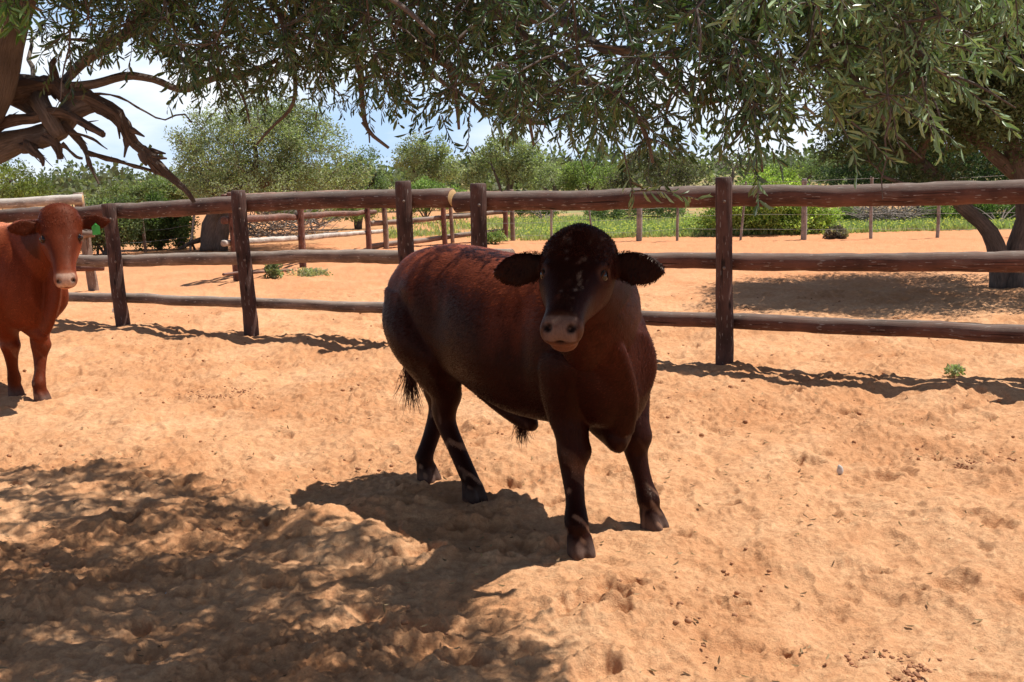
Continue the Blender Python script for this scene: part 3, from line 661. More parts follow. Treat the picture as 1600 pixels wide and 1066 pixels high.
    dv = np.where(hm[:, None], ax[None] * .9, dv) + g.normal(0, .16, (n_, 3)) + .35 * np.stack([vn(Vc[:, 0] * 5, Vc[:, 2] * 5, 2.), 0 * lo[:, 0], vn(Vc[:, 2] * 4, Vc[:, 0] * 4, 4.)], 1)
    dv -= Nc * (dv * Nc).sum(1)[:, None]; dv = unit_(dv); td = unit_(dv + Nc * g.uniform(.10, .34, (n_, 1))); wd = np.cross(td, Nc)
    ln = np.where(hm, .008, np.where(Vc[:, 2] < .5, .010, .017)) * g.uniform(.6, 1.3, n_)
    cc = CA_[i] * np.exp(g.normal(0, .33, (n_, 1))) * (1 + .3 * vn(Vc[:, 0] * 22, Vc[:, 2] * 22 + Vc[:, 1] * 15, 3.))[:, None]
    oc = leaf_mesh('coat', Vc - Nc * .001, td, wd, ln, .00125, cc, HAIR, root, False); oc.location = (0, 0, 0)
    # dewclaws
    # ear fringes
    for k, i in ((-1, 0), (1, 1)):
        ah = Acc(); e0 = H(0.035 * K, k * .10 * K, -.01); drop = cfg['ear_drop'][i]; ed = s * k * math.cos(drop) - z * math.sin(drop) + hd * .066; ed /= np.linalg.norm(ed)
        wv = z * math.cos(drop) + s * k * math.sin(drop); L = cfg['ear_len']; rt = []; dr = []
        for q in range(1500):
            t = g.uniform(.02, .98); sg = g.choice([-1, 1]); w = .052 * cfg.get('ear_w', 1) * L / .204 * math.sin(math.pi * min(1, t ** .85 * .90 + .09)) ** .8 * g.uniform(.55, 1.0)
            rt.append(e0 + ed * t * L + wv * (w * sg * .93 - .02 * t) + hd * .035 * math.sin(t * 2.2)); dr.append(wv * sg * g.uniform(.3, 1) + ed * g.uniform(.3, 1.1) + hd * g.normal(.15, .3))
        hair(ah, rt, dr, .010, .0010, .5, hc * .6, g, seg=3); ah.build('ear_hair', HAIR, root, world=False)
    # tail
    at_ = Acc(); TP = dense(cfg['tail'], 6); 
    at_.tube(TP[:, :3], TP[:, 3], 10, True, 0.03, np.array(cfg['col']) * .9)
    e = TP[-1, :3]; rt = []; dr = []
    for q in range(260):
        u = g.uniform(-.16, 0.0); rt.append(e + np.array([g.normal(0, .007), g.normal(0, .007), -u])); dr.append((g.normal(0, .16), g.normal(0, .16), -1))
    hair(at_, rt, dr, cfg['tuft'], .0022, .22, hc * 1.3, g, 0.1, 7); at_.build('tail', HAIR, root, world=False)
    if 'sheath' in cfg:
        ah = Acc(); p = np.array(cfg['sheath']); rt = [p + g.normal(0, .011, 3) for _ in range(110)]; dr = [(g.normal(0.1, .2), g.normal(0, .2), -1) for _ in range(110)]
        hair(ah, rt, dr, .10, .0018, .25, hc * 1.2, g, 0.1, 6); ah.build('sheath_hair', HAIR, root, world=False)
    return root, H, dict(ax=ax, nf=nf, s=s, hd=hd)

# bull
BO = Vector((0.06, 5.1, 0)); f2 = Vector((0.68, -0.73)).normalized(); BA = math.atan2(f2.y, f2.x)
def loc_of(p, O, ang):
    d = Vector((p.x - O.x, p.y - O.y)); c, s = math.cos(-ang), math.sin(-ang); return (d.x * c - d.y * s, d.x * s + d.y * c)
fr, fl, hr, hl = [loc_of(p, BO, BA) for p in BULL_FEET]
def front_leg(x, y, side, kx, ky, top=.95, sh=.205):
    return [(.50, side * (sh - .04), top, .11, .06), (.50, side * sh, .82, .155, .105), (.49, side * sh, .68, .135, .108), (.485, (side * .2 + ky) / 2, .56, .100, .086), (kx, ky, .46, .074, .070), (kx + .012, ky, .395, .076, .073), (kx * .85 + x * .15, ky * .8 + y * .2, .32, .053, .052), (kx * .45 + x * .55, ky * .4 + y * .6, .21, .041, .042), (x * .88 + kx * .12, y, .135, .052, .051), (x * .97 + kx * .03, y, .085, .046, .047), (x, y, .05, .048, .052)]
def hind_leg(x, y, side, hx, hy, stx=-.46):
    return [(-.62, side * .16, 1.02, .20, .10), (-.60, side * .18, .86, .215, .125), ((-.62 + hx) / 2 + .04, side * .185, .72, .205, .118), ((-.54 + hx) / 2, side * .16 * .5 + hy * .5, .59, .155, .092), (hx + .015, hy, .49, .095, .066), (hx, hy, .42, .075, .056), (hx + .01, hy, .35, .058, .050), (hx * .5 + x * .5, (hy + y) / 2, .22, .049, .046), (x * .85 + hx * .15, y, .125, .049, .046), (x * .98 + hx * .02, y, .085, .046, .047), (x, y, .05, .048, .052)]
bull_cfg = dict(cat='bull',
    torso=[(-.855, 0, 1.06, .92, .05), (-.835, 0, 1.13, .80, .13), (-.78, 0, 1.185, .68, .205), (-.68, 0, 1.225, .64, .25), (-.52, 0, 1.245, .62, .275), (-.34, 0, 1.235, .575, .295), (-.15, 0, 1.215, .515, .325), (.05, 0, 1.205, .465, .34), (.25, -.02, 1.205, .46, .30), (.42, -.05, 1.19, .475, .255), (.56, -.07, 1.13, .49, .215), (.68, -.09, 1.06, .50, .175), (.75, -.10, .98, .56, .13), (.80, -.10, .93, .66, .08)],
    neck=[(.34, 0.0, .97, .18, .20), (.50, -.06, .97, .185, .24), (.62, -.16, 1.0, .18, .245), (.70, -.27, 1.07, .16, .215), (.75, -.37, 1.14, .138, .17), (.78, -.45, 1.20, .115, .13)],
    legs=[front_leg(fr[0], fr[1], -1, .515, -.222), front_leg(fl[0], fl[1], 1, .535, .160, .84, .125), hind_leg(hr[0], hr[1], -1, -.485, -.11), hind_leg(hl[0], hl[1], 1, -.77, .075)],
    hoofs=[((fr[0], fr[1], 0), (1, -.45)), ((fl[0], fl[1], 0), (1, .15)), ((hr[0], hr[1], 0), (1, -.1)), ((hl[0], hl[1], 0), (1, 0.1))],
    extra=[dict(st=[(-.42, 0, .62, .09, .05), (-.25, 0, .52, .07, .05), (-.10, 0, .455, .055, .055), (0, 0, .42, .045, .05), (.04, 0, .40, .035, .035), (.06, 0, .39, .02, .02)]),   # sheath
           dict(st=[(.50, -.03, .58, .12, .13), (.62, -.07, .50, .085, .10), (.69, -.12, .455, .05, .065), (.725, -.14, .435, .022, .03)]),  # brisket
           dict(st=[(.74, -.40, 1.04, .04, .07), (.755, -.28, .90, .040, .08), (.75, -.20, .76, .042, .08), (.73, -.15, .62, .045, .08), (.70, -.12, .50, .04, .06)], up=(1, 0.2, 0.3))],  # dewlap
    poll=(.775, -.425, 1.262), hyaw=R(-58), hpitch=R(31), ear_drop=(R(4), R(-3)), ear_len=.235, ear_w=1.10, hroll=R(-2), hwide=1.14,
    col=(0.020, 0.0038, 0.0022), sunlit_top_tint=(11, 14, 11), lip=(0.085, 0.035, 0.020), muzzle=(0.15, 0.098, 0.08), lid=(0.062, 0.024, 0.013), face_dark=.25, glints_and_patch=.45,
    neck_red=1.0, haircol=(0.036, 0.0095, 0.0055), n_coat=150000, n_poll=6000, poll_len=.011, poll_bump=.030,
    tail=[(-.80, 0, 1.10, .045), (-.865, 0.01, 1.08, .034), (-.905, .02, 1.0, .028), (-.935, .03, .85, .020), (-.94, .035, .66, .014), (-.945, .04, .54, .010)], tuft=.24, sheath=(-.04, 0, .40),
    brushes=[((.46, -.31, .88), (.13, .1, .24), .022), ((.62, -.27, .80), (.07, .1, .10), .022), ((.30, -.36, .85), (.06, .1, .22), -.018), ((-.55, -.28, 1.06), (.08, .08, .07), .02), ((-.80, -.18, 1.04), (.06, .06, .06), .016), ((-.30, -.33, .95), (.10, .1, .15), -.020),
             ((-.60, -.31, .76), (.14, .1, .16), .020), ((-.38, -.25, .62), (.06, .1, .10), .02), ((0.0, -.35, .80), (.2, .1, .18), .012), ((.50, -.1, 1.27), (.16, .09, .06), .018),
             ((.76, -.1, .86), (.03, .05, .18), -.02), ((.8, .0, .78), (.07, .07, .1), .018), ((.70, .18, .9), (.05, .06, .16), .018), ((.62, -.20, 1.0), (.035, .07, .2), -.018), ((.52, .24, .60), (.05, .06, .08), .012)])
for k in range(7):   # neck and shoulder folds
    bull_cfg['brushes'].append(((.60 + .028 * k, -.20 - .022 * k, .98 + .02 * k), (.012, .05, .16), -.006 if k % 2 else .005))
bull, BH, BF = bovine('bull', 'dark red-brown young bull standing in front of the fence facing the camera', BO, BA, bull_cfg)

# cow at the left edge
CO = Vector((-4.02, 8.46, 0)); f3 = Vector((0.74, -0.67)); CA = math.atan2(f3.y, f3.x)
c1 = loc_of(COW_FEET[0], CO, CA); c2 = loc_of(COW_FEET[1], CO, CA)
cl = (c1[0], c1[1] + .02); cr = (c2[0], c2[1] - .03)
cow_cfg = dict(cat='cow',
    torso=[(-.93, 0, 1.14, 1.0, .05), (-.90, 0, 1.22, .86, .13), (-.82, 0, 1.29, .74, .21), (-.68, 0, 1.33, .68, .26), (-.50, 0, 1.34, .62, .29), (-.30, 0, 1.33, .54, .38), (-.08, 0, 1.32, .49, .42), (.15, 0, 1.31, .48, .405), (.34, 0, 1.30, .50, .34), (.50, 0, 1.30, .52, .29), (.64, 0, 1.23, .53, .23), (.76, 0, 1.12, .58, .16), (.82, 0, 1.0, .68, .08)],
    neck=[(.40, 0, 1.08, .17, .22), (.56, .01, 1.07, .165, .27), (.70, .03, 1.11, .145, .25), (.82, .05, 1.17, .125, .20), (.92, .07, 1.24, .105, .15), (.98, .08, 1.29, .09, .11)],
    legs=[front_leg(cr[0], cr[1], -1, (.49 + cr[0]) / 2, (cr[1] - .14) / 2), front_leg(cl[0], cl[1], 1, (.49 + cl[0]) / 2 + .01, (cl[1] + .12) / 2), hind_leg(-.55, -.15, -1, -.66, -.14), hind_leg(-.80, .14, 1, -.82, .14)],
    hoofs=[((cr[0], cr[1], 0), (1, 0)), ((cl[0], cl[1], 0), (1, .2)), ((-.55, -.15, 0), (1, 0)), ((-.8, .14, 0), (1, 0))],
    extra=[dict(st=[(.52, 0, .62, .10, .12), (.66, 0.01, .53, .07, .09), (.74, .01, .48, .04, .05), (.77, .01, .46, .02, .025)]),
           dict(st=[(.92, .07, 1.06, .028, .07), (.90, .05, .94, .030, .10), (.88, .04, .80, .032, .12), (.84, .02, .66, .034, .11), (.76, .01, .54, .035, .08)], up=(1, 0.0, 0.3))],
    poll=(1.0, .085, 1.335), hyaw=R(-24), hpitch=R(54), ear_drop=(R(-4), R(-12)), ear_len=.23,
    col=(0.14, 0.028, 0.0105), sunlit_top_tint=(3.6, 6.0, 7.5), lip=(0.30, 0.12, 0.07), muzzle=(0.48, 0.33, 0.26), lid=(0.07, 0.022, 0.012), face_dark=.5, glints_and_patch=0.0,
    haircol=(0.15, 0.035, 0.018), n_coat=60000, n_poll=900, poll_len=.016, poll_bump=.02,
    tail=[(-.85, 0, 1.27, .045), (-.93, 0.01, 1.22, .034), (-.97, .02, 1.1, .026), (-.985, .03, .9, .020), (-.99, .035, .7, .014), (-.99, .04, .56, .010)], tuft=.28,
    voxel=.010, hscale=1.12, hwide=1.0, ear_dark=.3,
    brushes=[((.46, -.27, .92), (.12, .1, .22), .020), ((.30, -.36, .9), (.05, .1, .2), -.016), ((-.2, -.36, 1.08), (.1, .1, .08), -.02), ((.62, -.20, 1.0), (.04, .07, .2), -.016), ((.46, .27, .92), (.12, .1, .22), .018)])
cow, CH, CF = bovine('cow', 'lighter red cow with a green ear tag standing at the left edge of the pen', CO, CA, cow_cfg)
# ear tag on the cow's left ear
m_, nt_, nn_, ll_, b_ = newmat('green_plastic'); ll_.new(mixc(nt_, noise(nt_, objco(nt_), 60, 3), (0.02, 0.24, 0.03), (0.05, 0.36, 0.06)), b_.inputs['Base Color']); b_.inputs['Roughness'].default_value = 0.45
s, hd, z = CF['s'], CF['hd'], np.array([0, 0, 1.0])
tp = CH(.039, .10 * 1.12, -.01) + s * .125 + hd * .062 + z * .0
a = Acc(); O2 = np.array([(0, .014), (.014, .0), (.028, -.014), (.028, -.070), (-.026, -.072), (-.028, -.014), (-.014, 0)]); n = len(O2)
V = np.vstack([[tp + s * (x + .0) + z * y + hd * q for x, y in O2] for q in (0, .003)])
V = np.vstack([V, [V[:n].mean(0)], [V[n:].mean(0)]]); jj = np.arange(n)
a.add(V, np.stack([jj, (jj + 1) % n, (jj + 1) % n + n, jj + n], 1), np.vstack([np.stack([jj * 0 + 2 * n, (jj + 1) % n, jj], 1), np.stack([jj * 0 + 2 * n + 1, jj + n, (jj + 1) % n + n], 1)]))
a.lump(tp + hd * .006, (.008, .008, .006), 8, 5, 0); a.build('ear_tag', m_, cow, smooth=False, world=False)
# ------------------------------------------------------------------ trees and plants
def grow(skel, clumps, g, r_tip=0.004, r_k=0.55, jag=0.12, step=0.12, pen=0.25, order_bias=None):
    """skel: list of (points Nx3, radii N). returns list of branch chains reaching every clump"""
    NP = [s[0] for s in skel]; NR = [s[1] for s in skel]; nodes = np.vstack(NP); rad = np.concatenate(NR); dep = np.zeros(len(nodes))
    K = len(clumps); best = np.full(K, 1e9); bi = np.zeros(K, int); chains = []
    def upd(i0):
        nonlocal best, bi
        for s0 in range(i0, len(nodes), 400):
            sub = nodes[s0:s0 + 400]; d = np.linalg.norm(clumps[:, None] - sub[None], axis=2) + dep[s0:s0 + 400][None] * pen; k = d.argmin(1); dm = d[np.arange(K), k]
            w = dm < best; best = np.where(w, dm, best); bi = np.where(w, k + s0, bi)
    upd(0); done = np.zeros(K, bool)
    for _ in range(K):
        c = int(np.where(done, 1e9, best).argmin()); done[c] = True; a = nodes[bi[c]]; b = clumps[c]; L = np.linalg.norm(b - a)
        if L < 1e-3: continue
        m = max(3, int(L / step) + 1); t = np.linspace(0, 1, m)[:, None]
        mid = (a + b) / 2 + g.normal(0, jag * L, 3) + np.array([0, 0, 0.10 * L]); P = (1 - t) ** 2 * a + 2 * t * (1 - t) * mid + t ** 2 * b
        P[1:-1] += g.normal(0, 0.018 * min(L, 1) + 0.003, (m - 2, 3)); r0 = min(rad[bi[c]] * r_k, 0.010 + 0.020 * L); r0 = max(r0, r_tip)
        r = np.linspace(r0, max(r_tip, r0 * 0.45), m); chains.append((P, r)); d0 = dep[bi[c]]
        i0 = len(nodes); nodes = np.vstack([nodes, P[1:]]); rad = np.concatenate([rad, r[1:]]); dep = np.concatenate([dep, np.full(m - 1, d0 + 0.15)]); upd(i0)
    return chains
def unit(v): return v / (np.linalg.norm(v, axis=-1, keepdims=True) + 1e-9)
def rdirs(g, n): return unit(g.normal(0, 1, (n, 3)))
def in_crown(g, n, ells, shell=0.45):
    """points inside a union of ellipsoids, fuller towards the outside; ells rows: x,y,z,rx,ry,rz"""
    E = np.array(ells, float); w = (E[:, 3] * E[:, 4] * E[:, 5]) ** .8; w /= w.sum(); k = g.choice(len(E), n, p=w); r = g.uniform(shell, 1, n) ** .6
    return E[k, :3] + rdirs(g, n) * E[k, 3:] * r[:, None]
def foliage(name, C, g, per, spread, ls, ws, colA, colB, root, mat=LEAFF, hexa=False, droop=0.0, flat=1.0, kind=None):
    n = len(C) * per; k = np.repeat(np.arange(len(C)), per); off = rdirs(g, n) * (g.random(n) ** .5)[:, None] * spread; off[:, 2] *= flat
    b = C[k] + off; td = unit(off / spread * .7 + rdirs(g, n) * .8 + np.array([0, 0, .25 - droop])); wd = unit(np.cross(td, rdirs(g, n)))
    cm = g.random(len(C))[k] * .65 + g.random(n) * .35; col = np.array(colA) * (1 - cm[:, None]) + np.array(colB) * cm[:, None]
    col = col * g.uniform(.65, 1.35, (n, 1)) * np.exp(g.normal(0, .22, (len(C), 1)))[k]; s = g.uniform(.7, 1.3, n)
    return leaf_mesh(name, b, td, wd, ls * s, ws * s, col, mat, root, hexa)
def chain(P, r0, r1, n=14, wob=0.02, seed=0):
    Q = interp(P, n, wob, seed); return Q, np.linspace(r0, r1, len(Q))
def build_tree(name, label, base, trunks, ells, nclump, per, spread, ls, cols, group=None, cat='tree', bark=BARKF, seed=0, shell=.45, flat=.8, hexa=False, mat=LEAFF, nshow=None, ww=.28, twigs=0, cull=-.30):
    g = np.random.default_rng(100 + seed); root = empty(name, tuple(base), label, cat, group)
    C = in_crown(g, nclump, ells, shell); C = C[C[:, 2] > 0.15]; fq = 3.2 / max(.8, float(np.ptp(C[:, 2]))); C = C[vn(C[:, 0] * fq + seed, C[:, 2] * fq * 1.3 + C[:, 1] * fq, 5.0 + seed) > cull]; A = Acc(); sk = []
    for i, (P, r0, r1) in enumerate(trunks):
        q, r = chain(P, r0, r1, 14, .03, seed + i); sk.append((q, r)); A.tube(q, r, 10, True, .12)
    A.build('trunk', bark, root)
    sub = C if nshow is None else C[:nshow]
    ch = grow(sk, sub, g, .008 if spread > .2 else .003, .6, .10, .2); B = Acc()
    for P, r in ch: B.tube(P, r, 5, False, .05)
    if twigs:
        for c in C[:twigs]:
            for q in range(3):
                d = rdirs(g, 1)[0] * spread * 1.6; B.tube([c, c + d * .5 + g.normal(0, .02, 3), c + d], [.006, .004, .002], 3, False)
    if B.n: B.build('branch', bark, root)
    if per: foliage('crown', C, g, per, spread, ls, ls * ww, cols[0], cols[1], root, mat, hexa, 0, flat)
    return root
def pxell(x, y, Y, wx, wy, dy=None):
    """ellipsoid centred on the point seen at (x,y), half sizes given as seen"""
    p = at(x, y, Y); k = Y / F_PX; return (p.x, p.y, p.z, wx * k, (dy if dy else wx * k), wy * k)
GREY = ((0.19, 0.225, 0.125), (0.33, 0.36, 0.22)); MID = ((0.115, 0.155, 0.075), (0.215, 0.265, 0.135)); BRIGHT = ((0.165, 0.225, 0.085), (0.30, 0.36, 0.15)); DARK = ((0.022, 0.040, 0.020), (0.050, 0.078, 0.036)); BROWNISH = ((0.15, 0.12, 0.095), (0.26, 0.21, 0.17))

# big grey-green tree behind the paddock fence
b = gnd(330, 392)
build_tree('shade_tree', 'broad grey-green tree with a short dark trunk behind the paddock fence', b,
    [([b, at(328, 360, b.y), at(345, 325, b.y), at(385, 290, b.y)], .27, .13), ([b + Vector((.15, 0, 0)), at(350, 350, b.y), at(375, 310, b.y + .2), at(440, 270, b.y)], .2, .10), ([at(385, 290, b.y), at(400, 250, b.y), at(395, 205, b.y)], .11, .015), ([at(345, 325, b.y), at(320, 280, b.y), at(300, 240, b.y)], .11, .015)],
    [pxell(400, 222, b.y, 118, 72), pxell(470, 205, b.y, 60, 46), pxell(340, 250, b.y, 70, 55), pxell(490, 255, b.y, 75, 52), pxell(430, 195, b.y, 70, 34), pxell(545, 275, b.y, 32, 38), pxell(300, 225, b.y, 35, 28), pxell(400, 290, b.y, 140, 22)],
    680, 80, .26, .062, GREY, seed=1, shell=.3, ww=.22, cull=-.55)
# others
def far_tree(lab, bx, by, Y, tx, ty, ells, cols, seed, n=180, per=50, group=None, spread=None, ls=None, name='tree', cat='tree', open_=False):
    base = at(bx, by, Y); base.z = 0.0; k = Y / 1700
    tr = [([base, at((bx + tx) / 2 + 4, (by + ty) / 2, Y), at(tx, ty, Y)], 4.5 * k, 2.0 * k), ([base + Vector((.05, 0, 0)), at(bx + 10, (by + ty) / 2, Y + .2), at(tx + 22, ty + 4, Y)], 3.5 * k, 1.5 * k), ([base - Vector((.05, 0, 0)), at(bx - 10, (by + ty) / 2, Y - .2), at(tx - 22, ty + 6, Y)], 3.2 * k, 1.4 * k)]
    return build_tree(name, lab, base, tr, [pxell(x, y, Y, w, h) for x, y, w, h in ells], n, per, (spread or 10 * k), ls or 3.6 * k, cols, group, cat, seed=seed, shell=.35)
far_tree('yellow-green tree at the far left edge behind the pale rail', -20, 350, 30, -5, 280, [(0, 290, 70, 34), (-60, 285, 60, 40), (45, 300, 38, 16), (0, 262, 38, 14)], ((0.10, 0.14, 0.04), (0.22, 0.25, 0.07)), 2, 320)
far_tree('darker green tree just right of the big grey-green one', 560, 340, 33, 565, 270, [(570, 278, 32, 38), (545, 285, 30, 30), (595, 300, 18, 26), (575, 248, 16, 18)], MID, 3, 200)
far_tree('open airy grey tree against the sky, left of two', 668, 330, 48, 668, 260, [(665, 236, 44, 26), (640, 248, 26, 20), (695, 258, 30, 30), (660, 280, 34, 20)], GREY, 4, 210, 60, 'distant trees along the horizon')
far_tree('open airy grey tree against the sky, right of two', 790, 330, 44, 790, 250, [(795, 240, 46, 30), (765, 258, 38, 28), (822, 264, 36, 34), (800, 222, 28, 16), (745, 282, 28, 24)], GREY, 5, 300, 60, 'distant trees along the horizon')
far_tree('small dull bush low on the horizon beside the airy tree', 862, 310, 60, 862, 280, [(862, 277, 22, 18)], GREY, 6, 60, 40, 'distant trees along the horizon')
far_tree('round fresh green tree on the horizon above the bull', 915, 315, 46, 915, 275, [(905, 272, 26, 20), (940, 276, 24, 18), (890, 285, 16, 14)], BRIGHT, 7, 150, 46, 'distant trees along the horizon')
far_tree('dark grey-brown tree behind the hanging leaves', 1030, 325, 38, 1030, 270, [(1000, 272, 44, 34), (1050, 262, 40, 34), (1085, 285, 30, 24), (970, 290, 30, 24)], ((0.07, 0.08, 0.045), (0.17, 0.14, 0.10)), 8, 260, 46)
far_tree('dense dark green tree with black shade beneath it, beyond the meadow', 1440, 338, 31, 1445, 270, [(1400, 270, 105, 42), (1330, 280, 50, 30), (1500, 250, 110, 60), (1430, 220, 90, 50), (1590, 270, 90, 50), (1310, 300, 36, 14)], DARK, 9, 900, 60)
far_tree('dull green tree on the skyline left of the dark one', 1245, 300, 62, 1245, 270, [(1235, 268, 26, 14), (1275, 262, 20, 13), (1205, 268, 20, 12)], MID, 10, 90, 40, 'distant trees along the horizon')
far_tree('pale green tree peeping over the leaning sticks', 190, 345, 36, 190, 310, [(185, 308, 30, 16), (215, 318, 26, 14)], ((0.13, 0.17, 0.08), (0.26, 0.30, 0.15)), 12, 110)
# leafless tree
b = at(1143, 300, 34); b.z = 0
g = np.random.default_rng(77); C = in_crown(g, 90, [pxell(1145, 252, 34, 32, 26)], .2)
rt = empty('bare_tree', tuple(b), 'small leafless grey tree standing left of the hanging leaves at the dark post', 'tree'); q, r = chain([b, at(1143, 290, 34), at(1146, 262, 34)], .09, .04, 8, .02, 2)
A = Acc(); A.tube(q, r, 8, True, .1); A.build('trunk', BARKF, rt); B = Acc()
for P, r in grow([(q, r)], C, g, .010, .6, .12, .2): B.tube(P, r, 4, False)
B.build('branch', BARKF, rt)
# shrubs
def shrub(lab, bx, by, ells, cols, seed, n=200, per=50, group=None, name='shrub', Y=None, spread=.16, ls=.06, shell=.3, cat='bush', twig=0):
    base = gnd(bx, by); Y = Y or base.y
    g = np.random.default_rng(300 + seed); root = empty(name, (base.x, base.y, 0), lab, cat, group)
    C = in_crown(g, n, [pxell(x, y, Y, w, h, min(w, 60) * Y / 1700 * .9) for x, y, w, h in ells], shell); C = C[C[:, 2] > .03]
    A = Acc(); st = []
    for k in range(7):
        t = C[g.integers(len(C))]; hh = max(.03, float(np.ptp(C[:, 2]))); P = np.array([tuple(base), ((np.array(base) + t) / 2) + [0, 0, .1 * hh], t]); q, r = chain(P, min(.03, .03 * hh), min(.012, .012 * hh), 7, min(.02, .02 * hh), k); st.append((q, r)); A.tube(q, r, 5, False)
    for P, r in grow(st, C[:70], g, .005, .6, .1, .25): A.tube(P, r * .7, 4, False)
    A.build('stem', BARKF, root)
    foliage('foliage', C, g, per, spread, ls, ls * .3, cols[0], cols[1], root, LEAFF, False, 0, .8)
    return root
shrub('wide bright green bush behind the meadow wire, right of the tall dark post', 1190, 366, [(1200, 320, 70, 44), (1140, 330, 45, 32), (1250, 325, 45, 36), (1100, 348, 30, 16), (1210, 285, 45, 22), (1290, 345, 22, 20), (1225, 352, 75, 14)], ((0.24, 0.34, 0.08), (0.42, 0.50, 0.16)), 1, 620, 60, spread=.2)
shrub('deep green bush behind the wire fence at left, nearest the cow', 165, 398, [(160, 350, 40, 38), (130, 365, 30, 26), (190, 345, 30, 42)], MID, 2, 260, 60)
shrub('deep green bush behind the wire fence, in front of the dark trunk', 250, 390, [(245, 345, 38, 40), (280, 350, 28, 34), (215, 360, 26, 26)], ((0.06, 0.10, 0.035), (0.15, 0.20, 0.075)), 3, 280, 60)
shrub('pale leafy bush rising behind the left bushes', 245, 380, [(250, 300, 40, 20), (215, 305, 30, 14), (285, 300, 26, 20)], ((0.14, 0.18, 0.08), (0.25, 0.29, 0.14)), 4, 200, 50, Y=29)
shrub('yellow-green bush along the paddock rails beside the trunk', 500, 352, [(500, 325, 70, 22), (440, 318, 45, 20), (560, 322, 45, 22)], BRIGHT, 5, 320, 50, Y=31)
shrub('bright green bush showing above the rail between the middle posts', 665, 345, [(665, 298, 36, 16), (640, 315, 40, 20), (705, 312, 30, 20)], ((0.15, 0.24, 0.07), (0.28, 0.36, 0.14)), 6, 240, 50, Y=36)
shrub('low green bush at the meadow edge over the bull', 960, 345, [(950, 328, 42, 12), (1000, 322, 34, 12), (1045, 330, 26, 14)], MID, 7, 160, 50, Y=33)
shrub('low green bush in the gap right of the second middle post', 850, 345, [(845, 322, 44, 16), (800, 318, 26, 16)], ((0.10, 0.15, 0.05), (0.20, 0.26, 0.10)), 8, 160, 50, Y=38)
shrub('green bush in the shade at the right edge beyond the wire', 1560, 352, [(1560, 330, 44, 24), (1610, 330, 40, 28), (1520, 322, 30, 24)], ((0.07, 0.12, 0.04), (0.16, 0.22, 0.08)), 9, 260, 50, Y=28)
shrub('grassy green tuft bush behind the wire by the grey brushwood', 1480, 345, [(1470, 330, 30, 16), (1330, 332, 18, 16)], BRIGHT, 10, 120, 44, Y=29)
shrub('low green weed growing against the paddock rail', 426, 436, [(426, 424, 11, 12), (432, 434, 12, 5)], ((0.16, 0.19, 0.10), (0.28, 0.31, 0.18)), 11, 26, 36, spread=.08, ls=.05, name='weed', cat='plant')
shrub('pale green weed patch spreading low behind the paddock rail', 480, 432, [(480, 428, 34, 5)], ((0.28, 0.28, 0.17), (0.42, 0.42, 0.28)), 12, 60, 30, spread=.08, ls=.04, name='weed', cat='plant')
shrub('leafy weed at the foot of the pair of grey posts', 775, 381, [(770, 372, 22, 8)], ((0.16, 0.24, 0.08), (0.32, 0.38, 0.16)), 13, 50, 34, spread=.09, ls=.05, name='weed', cat='plant')
shrub('small pale green weed alone on the sand at right', 1487, 588, [(1490, 581, 12, 6)], ((0.24, 0.26, 0.15), (0.40, 0.42, 0.27)), 14, 22, 26, spread=.035, ls=.03, name='weed', cat='plant')
shrub('round grey dry tuft at the wire fence', 1306, 372, [(1306, 366, 15, 8)], ((0.16, 0.13, 0.11), (0.26, 0.22, 0.19)), 15, 60, 50, spread=.07, ls=.07, name='dry_tuft', cat='plant')
# brushwood heaps
def brush(lab, cx, cy, wx, wy, n, seed, mat, Y=None):
    base = gnd(cx, cy + wy); Y = Y or base.y; g = np.random.default_rng(seed); k = Y / 1700; rt = empty('brushwood', (base.x, base.y, 0), lab, 'brushwood'); A = Acc()
    for q in range(n):
        p = np.array(at(cx + g.uniform(-wx, wx), cy + wy * g.uniform(-.6, 1), Y)) + [0, g.uniform(-.6, .6), 0]; p[2] = max(p[2], .03); d = unit(np.array([g.normal(0, 1), g.normal(0, .6), abs(g.normal(0, .45))])) * g.uniform(.3, 1.0)
        A.tube([p, p + d * .5 + g.normal(0, .04, 3), p + d], np.linspace(g.uniform(.006, .018), .004, 3), 4, False, 0)
    A.build('twigs', mat, rt)
BRW = mat_bark('grey_twigs', (0.17, 0.14, 0.125), (0.36, 0.31, 0.28))
brush('heap of grey dead brushwood beside the weathered rail', 440, 352, 60, 22, 260, 5, BRW, 26)
brush('pinkish grey dead brushwood under the dark tree', 1385, 335, 45, 12, 220, 6, BRW, 28.5)
b = gnd(283, 392); rt = empty('fallen_branch', (b.x, b.y, 0), 'charred black fallen branch lying left of the dark trunk', 'branch'); A = Acc()
A.tube(interp([gnd(278, 394) + Vector((0, 0, .1)), at(300, 380, b.y), at(316, 375, b.y)], 10, .03), np.linspace(.03, .07, 10), 7, True, .1); A.tube(interp([at(292, 384, b.y), at(284, 378, b.y - .3), at(278, 382, b.y)], 6), .02, 5); A.tube(interp([at(300, 380, b.y), gnd(305, 391)], 6), .03, 5); A.build('limb', BARKD, rt)

# horizon woodland: one mass of far bush country
g = np.random.default_rng(55); n = 420; th = np.radians(g.uniform(-34, 34, n)); d = g.uniform(70, 240, n) ; c = np.stack([d * np.sin(th), d * np.cos(th), g.uniform(.4, 1.9, n)], 1)
C = np.repeat(c, 12, axis=0) + g.normal(0, 1, (n * 12, 3)) * [1.6, 1.2, .75]; C[:, 2] = np.abs(C[:, 2])
o = foliage('far_woodland', C, g, 16, .8, .42, .16, (0.095, 0.115, 0.07), (0.18, 0.20, 0.12), None); tag(o, 'band of far grey-green bush country along the horizon', 'woodland', kind='stuff')
